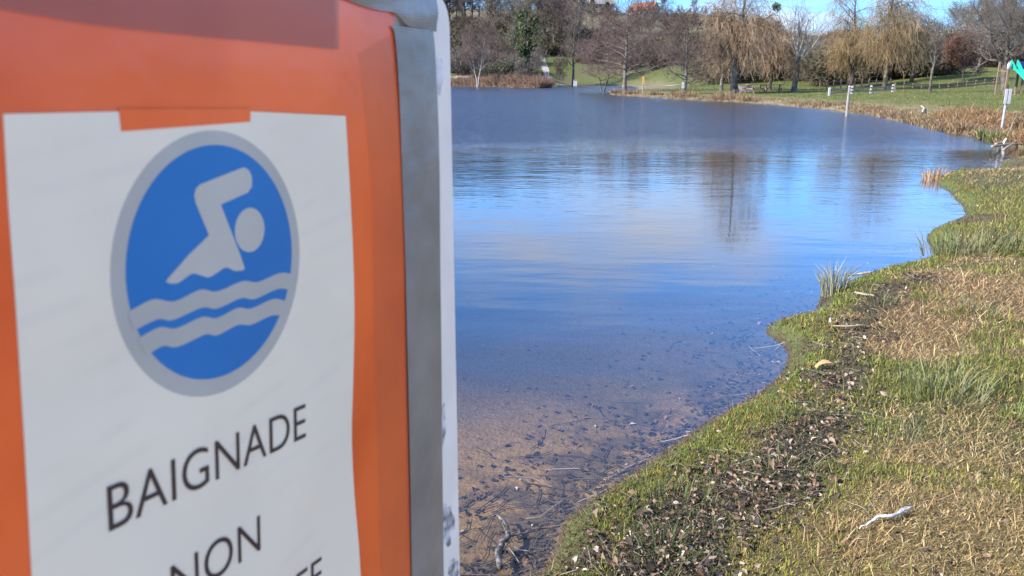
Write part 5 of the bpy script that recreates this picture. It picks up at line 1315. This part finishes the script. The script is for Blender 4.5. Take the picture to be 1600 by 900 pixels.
stick("fallen_branch", "dark crooked branch in the shallow water at the near bank", [(782, 886), (778, 866), (786, 846), (795, 838), (790, 818), (778, 806), (769, 806)], [.010, .012, .011, .009, .007, .005, .003], M['stick_dark'], on_w=.012,
      forks=[([(795, 838), (812, 834), (838, 830)], .005), ([(786, 846), (800, 862), (812, 880)], .004), ([(793, 838), (788, 824), (782, 812)], .004), ([(795, 838), (806, 856), (826, 861), (850, 862)], .004)], cat="branch")
stick("dry_twig", "straight tan twig lying on the green rim behind the reed tuft", [(1334, 463), (1350, 466), (1366, 469)], [.008, .009, .006], M['stick_tan'], .03)
stick("dry_twig", "pale twig on the green bank tip beyond the reed tuft", [(1322, 437), (1340, 434), (1360, 431)], [.008, .008, .005], M['stick_tan'], .03)
stick("dry_twig", "thin grey twig lying across the leaf drift below the sandy point", [(1300, 516), (1325, 517), (1350, 516)], [.004, .006, .004], M['stick_tan'], .03)
stick("upright_twig", "short white twig stub sticking up at the upper end of the drift", [(1297, 515), (1296, 509)], [.006, .004], M['stick_white'], .05)
q = on_water(1565, 229.0); o = empty("white_stake", (q[0], q[1], 0)); tag(o, "small white stake leaning in the water by the pale branches", "stake")
obj("stake", MB().tube([(0, 0, -.12), (.05, 0, .12), (.09, 0, .2)], [.025, .03, .02], 6).mesh("stake", M['white_paint'], True), o)
stick("bleached_branch", "small curved white branch standing in the grass of the far bank", [(1441, 178), (1443, 172), (1438, 169)], [.03, .03, .02], M['stick_white'], .1)
for k, (pp, lab) in enumerate([([(1550, 229), (1572, 225), (1588, 219), (1606, 212)], "longest pale bent branch at the stream mouth"), ([(1568, 231), (1585, 226), (1610, 222)], "pale branch lowest at the stream mouth by the right edge"), ([(1556, 226), (1572, 214), (1582, 204), (1588, 196)], "pale branch arching up against the bracken")]):
    G = []
    for a, b in pp:
        w_ = on_water(a, b, .15); G.append((w_[0], w_[1], .06 + .12 * random.random() + (.35 if k == 2 and b < 210 else 0)))
    f = smooth_line(G, 6); o = empty("driftwood_branch", tuple(f[0])); tag(o, lab, "branch"); obj("stem", MB().tube(f - f[0], np.linspace(.03, .012, len(f)), 6).mesh("stem", M['stick_tan'], True), o)

# sedge tufts on the near bank
SG = [(.10, .12, .04), (.15, .165, .06), (.26, .22, .11), (.06, .075, .025), (.2, .2, .11)]
tufts = [(1303, 462, 150, .16, .34, .09, .006, "pale reed tuft standing in the water off the green bank"), (1478, 622, 150, .10, .30, .17, .004, "large grey-green sedge tuft in the middle of the near bank"), (1430, 600, 60, .06, .16, .12, .0035, "small sedge tuft just left of the large one"),
         (1520, 395, 150, .12, .34, .28, .007, "wide sedge tuft behind the bank notch, left of its neighbour"), (1475, 398, 120, .12, .32, .2, .006, "sedge tuft at the edge of the bank notch"), (1583, 385, 120, .12, .30, .2, .007, "sedge tuft by the right edge beyond the orange grass"),
         (1060, 790, 110, .05, .13, .13, .0032, "dark green tuft between rim and leaf drift"), (1045, 870, 90, .05, .13, .10, .003, "dark green tuft lowest in the picture, in the leaf drift"), (1230, 655, 70, .05, .13, .1, .003, "little dark tuft in the upper leaf drift"),
         (1530, 490, 70, .07, .18, .12, .0045, "sedge tuft among the orange grass"), (1590, 650, 80, .03, .08, .07, .004, "bright green low tuft at the right edge"), (1225, 730, 80, .05, .12, .1, .003, "grassy tuft at the landward edge of the drift"),
         (1390, 690, 40, .05, .15, .1, .003, "sparse upright tuft below the yellow moss"), (1450, 690, 40, .05, .15, .1, .003, "sparse upright tuft below the large sedge"), (1305, 850, 60, .05, .12, .1, .003, "brownish tuft right of the big moss patch"), (1375, 475, 60, .06, .2, .1, .004, "thin tuft beside the tan twig"),
         (1463, 281, 120, .15, .3, .22, .012, "orange-brown grass tuft at the farthest near-bank tip"), (1555, 560, 60, .04, .12, .15, .004, "dark green tuft right of the large sedge")]
for k, (px, py, n, h0, h1, sp_, wd, lab) in enumerate(tufts):
    q = ground_hit(px, py); pal, wt = (SG, [3, 3, 2, 2, 2])
    if 'dark' in lab: pal, wt = [(.06, .085, .025), (.10, .13, .04), (.2, .18, .09)], [3, 2, 1]
    if 'bright' in lab: pal, wt = [(.13, .2, .03), (.17, .25, .05)], [1, 1]
    if 'orange-brown' in lab or 'brownish' in lab: pal, wt = [(.36, .2, .09), (.26, .14, .07), (.44, .3, .16)], [2, 2, 1]
    if 'pale reed' in lab: pal, wt = [(.24, .225, .14), (.17, .18, .09), (.32, .29, .2)], [2, 2, 1]
    z_ = 0.0 if 'in the water' in lab else q[2]
    if 'in the water' in lab: w_ = on_water(px, py); q = np.array([w_[0], w_[1], 0])
    sedge("grass_tuft", lab, (q[0], q[1], z_), n, h0, h1, sp_, pal, wt, wd, 500 + k, .75 if 'reed' not in lab else .3, cat="grass tuft")

# ------------------------------------------------------------------ sunken leaves and twigs on the sandy bed
rng = np.random.default_rng(404)
X, Y, r = polar_points(rng, 60000, 1.9, 9, -4.9, 36); s = sheet(X, Y)[0]; d = -s
n = fbm(X * 3, Y * 3, 91)
k = (d > .01) & (d < 5) & (rng.random(len(X)) < np.where(d < .9, .35 * np.exp(-d / .28) * sstep(.3, .6, n + .1), 0) + .0065 * sstep(.35, .6, n) * (d > .3)); X, Y, r, d = X[k], Y[k], r[k], d[k]
leaf_mass("sunken_leaves", "dark sunken leaves and debris scattered on the sandy lake bed", np.c_[X, Y, terrain(X, Y) + .006], (.012 + .022 * rng.random(len(X))) * (r / 3) ** .3, rng, [.2, .2, 1, 3, 8, .04], .18, M['leaf'])
N = 230; X, Y, r = polar_points(rng, 14000, 1.9, 7, -8, 34); s = shore_distance(X, Y); k = (s < -.01) & (s > -.75) & (rng.random(len(X)) < np.exp(s / .3)); X, Y, s, r = X[k][:N], Y[k][:N], s[k][:N], r[k][:N]; N = len(X)
a = rng.normal(.5, .8, N); L = .06 + .22 * rng.random(N); d3 = np.stack([np.cos(a), np.sin(a), np.zeros(N)], 1); pts = [np.c_[X, Y, np.zeros(N)]]
for q in range(4): d3 = unit(d3 + rng.normal(0, .22, d3.shape) * [1, 1, 0]); pts.append(pts[-1] + d3 * (L / 4)[:, None])
P3 = np.stack(pts, 1); P3[..., 2] = np.minimum(terrain(P3[..., 0], P3[..., 1]).reshape(N, 5) + .008, .01)
V_, F_ = tubes(P3, np.full((N, 5), .0018) * (.6 + rng.random((N, 1))), 3)
tag(obj("sunken_twigs", np_mesh("sunken_twigs", V_, F_, M['leaf'], True, np.repeat(pick(rng, N, [(.05, .04, .03), (.10, .075, .05), (.3, .25, .2)], [5, 3, .6]), 15, axis=0))), "dark twigs lying in the shallow water along the near bank", "twigs", kind="stuff")
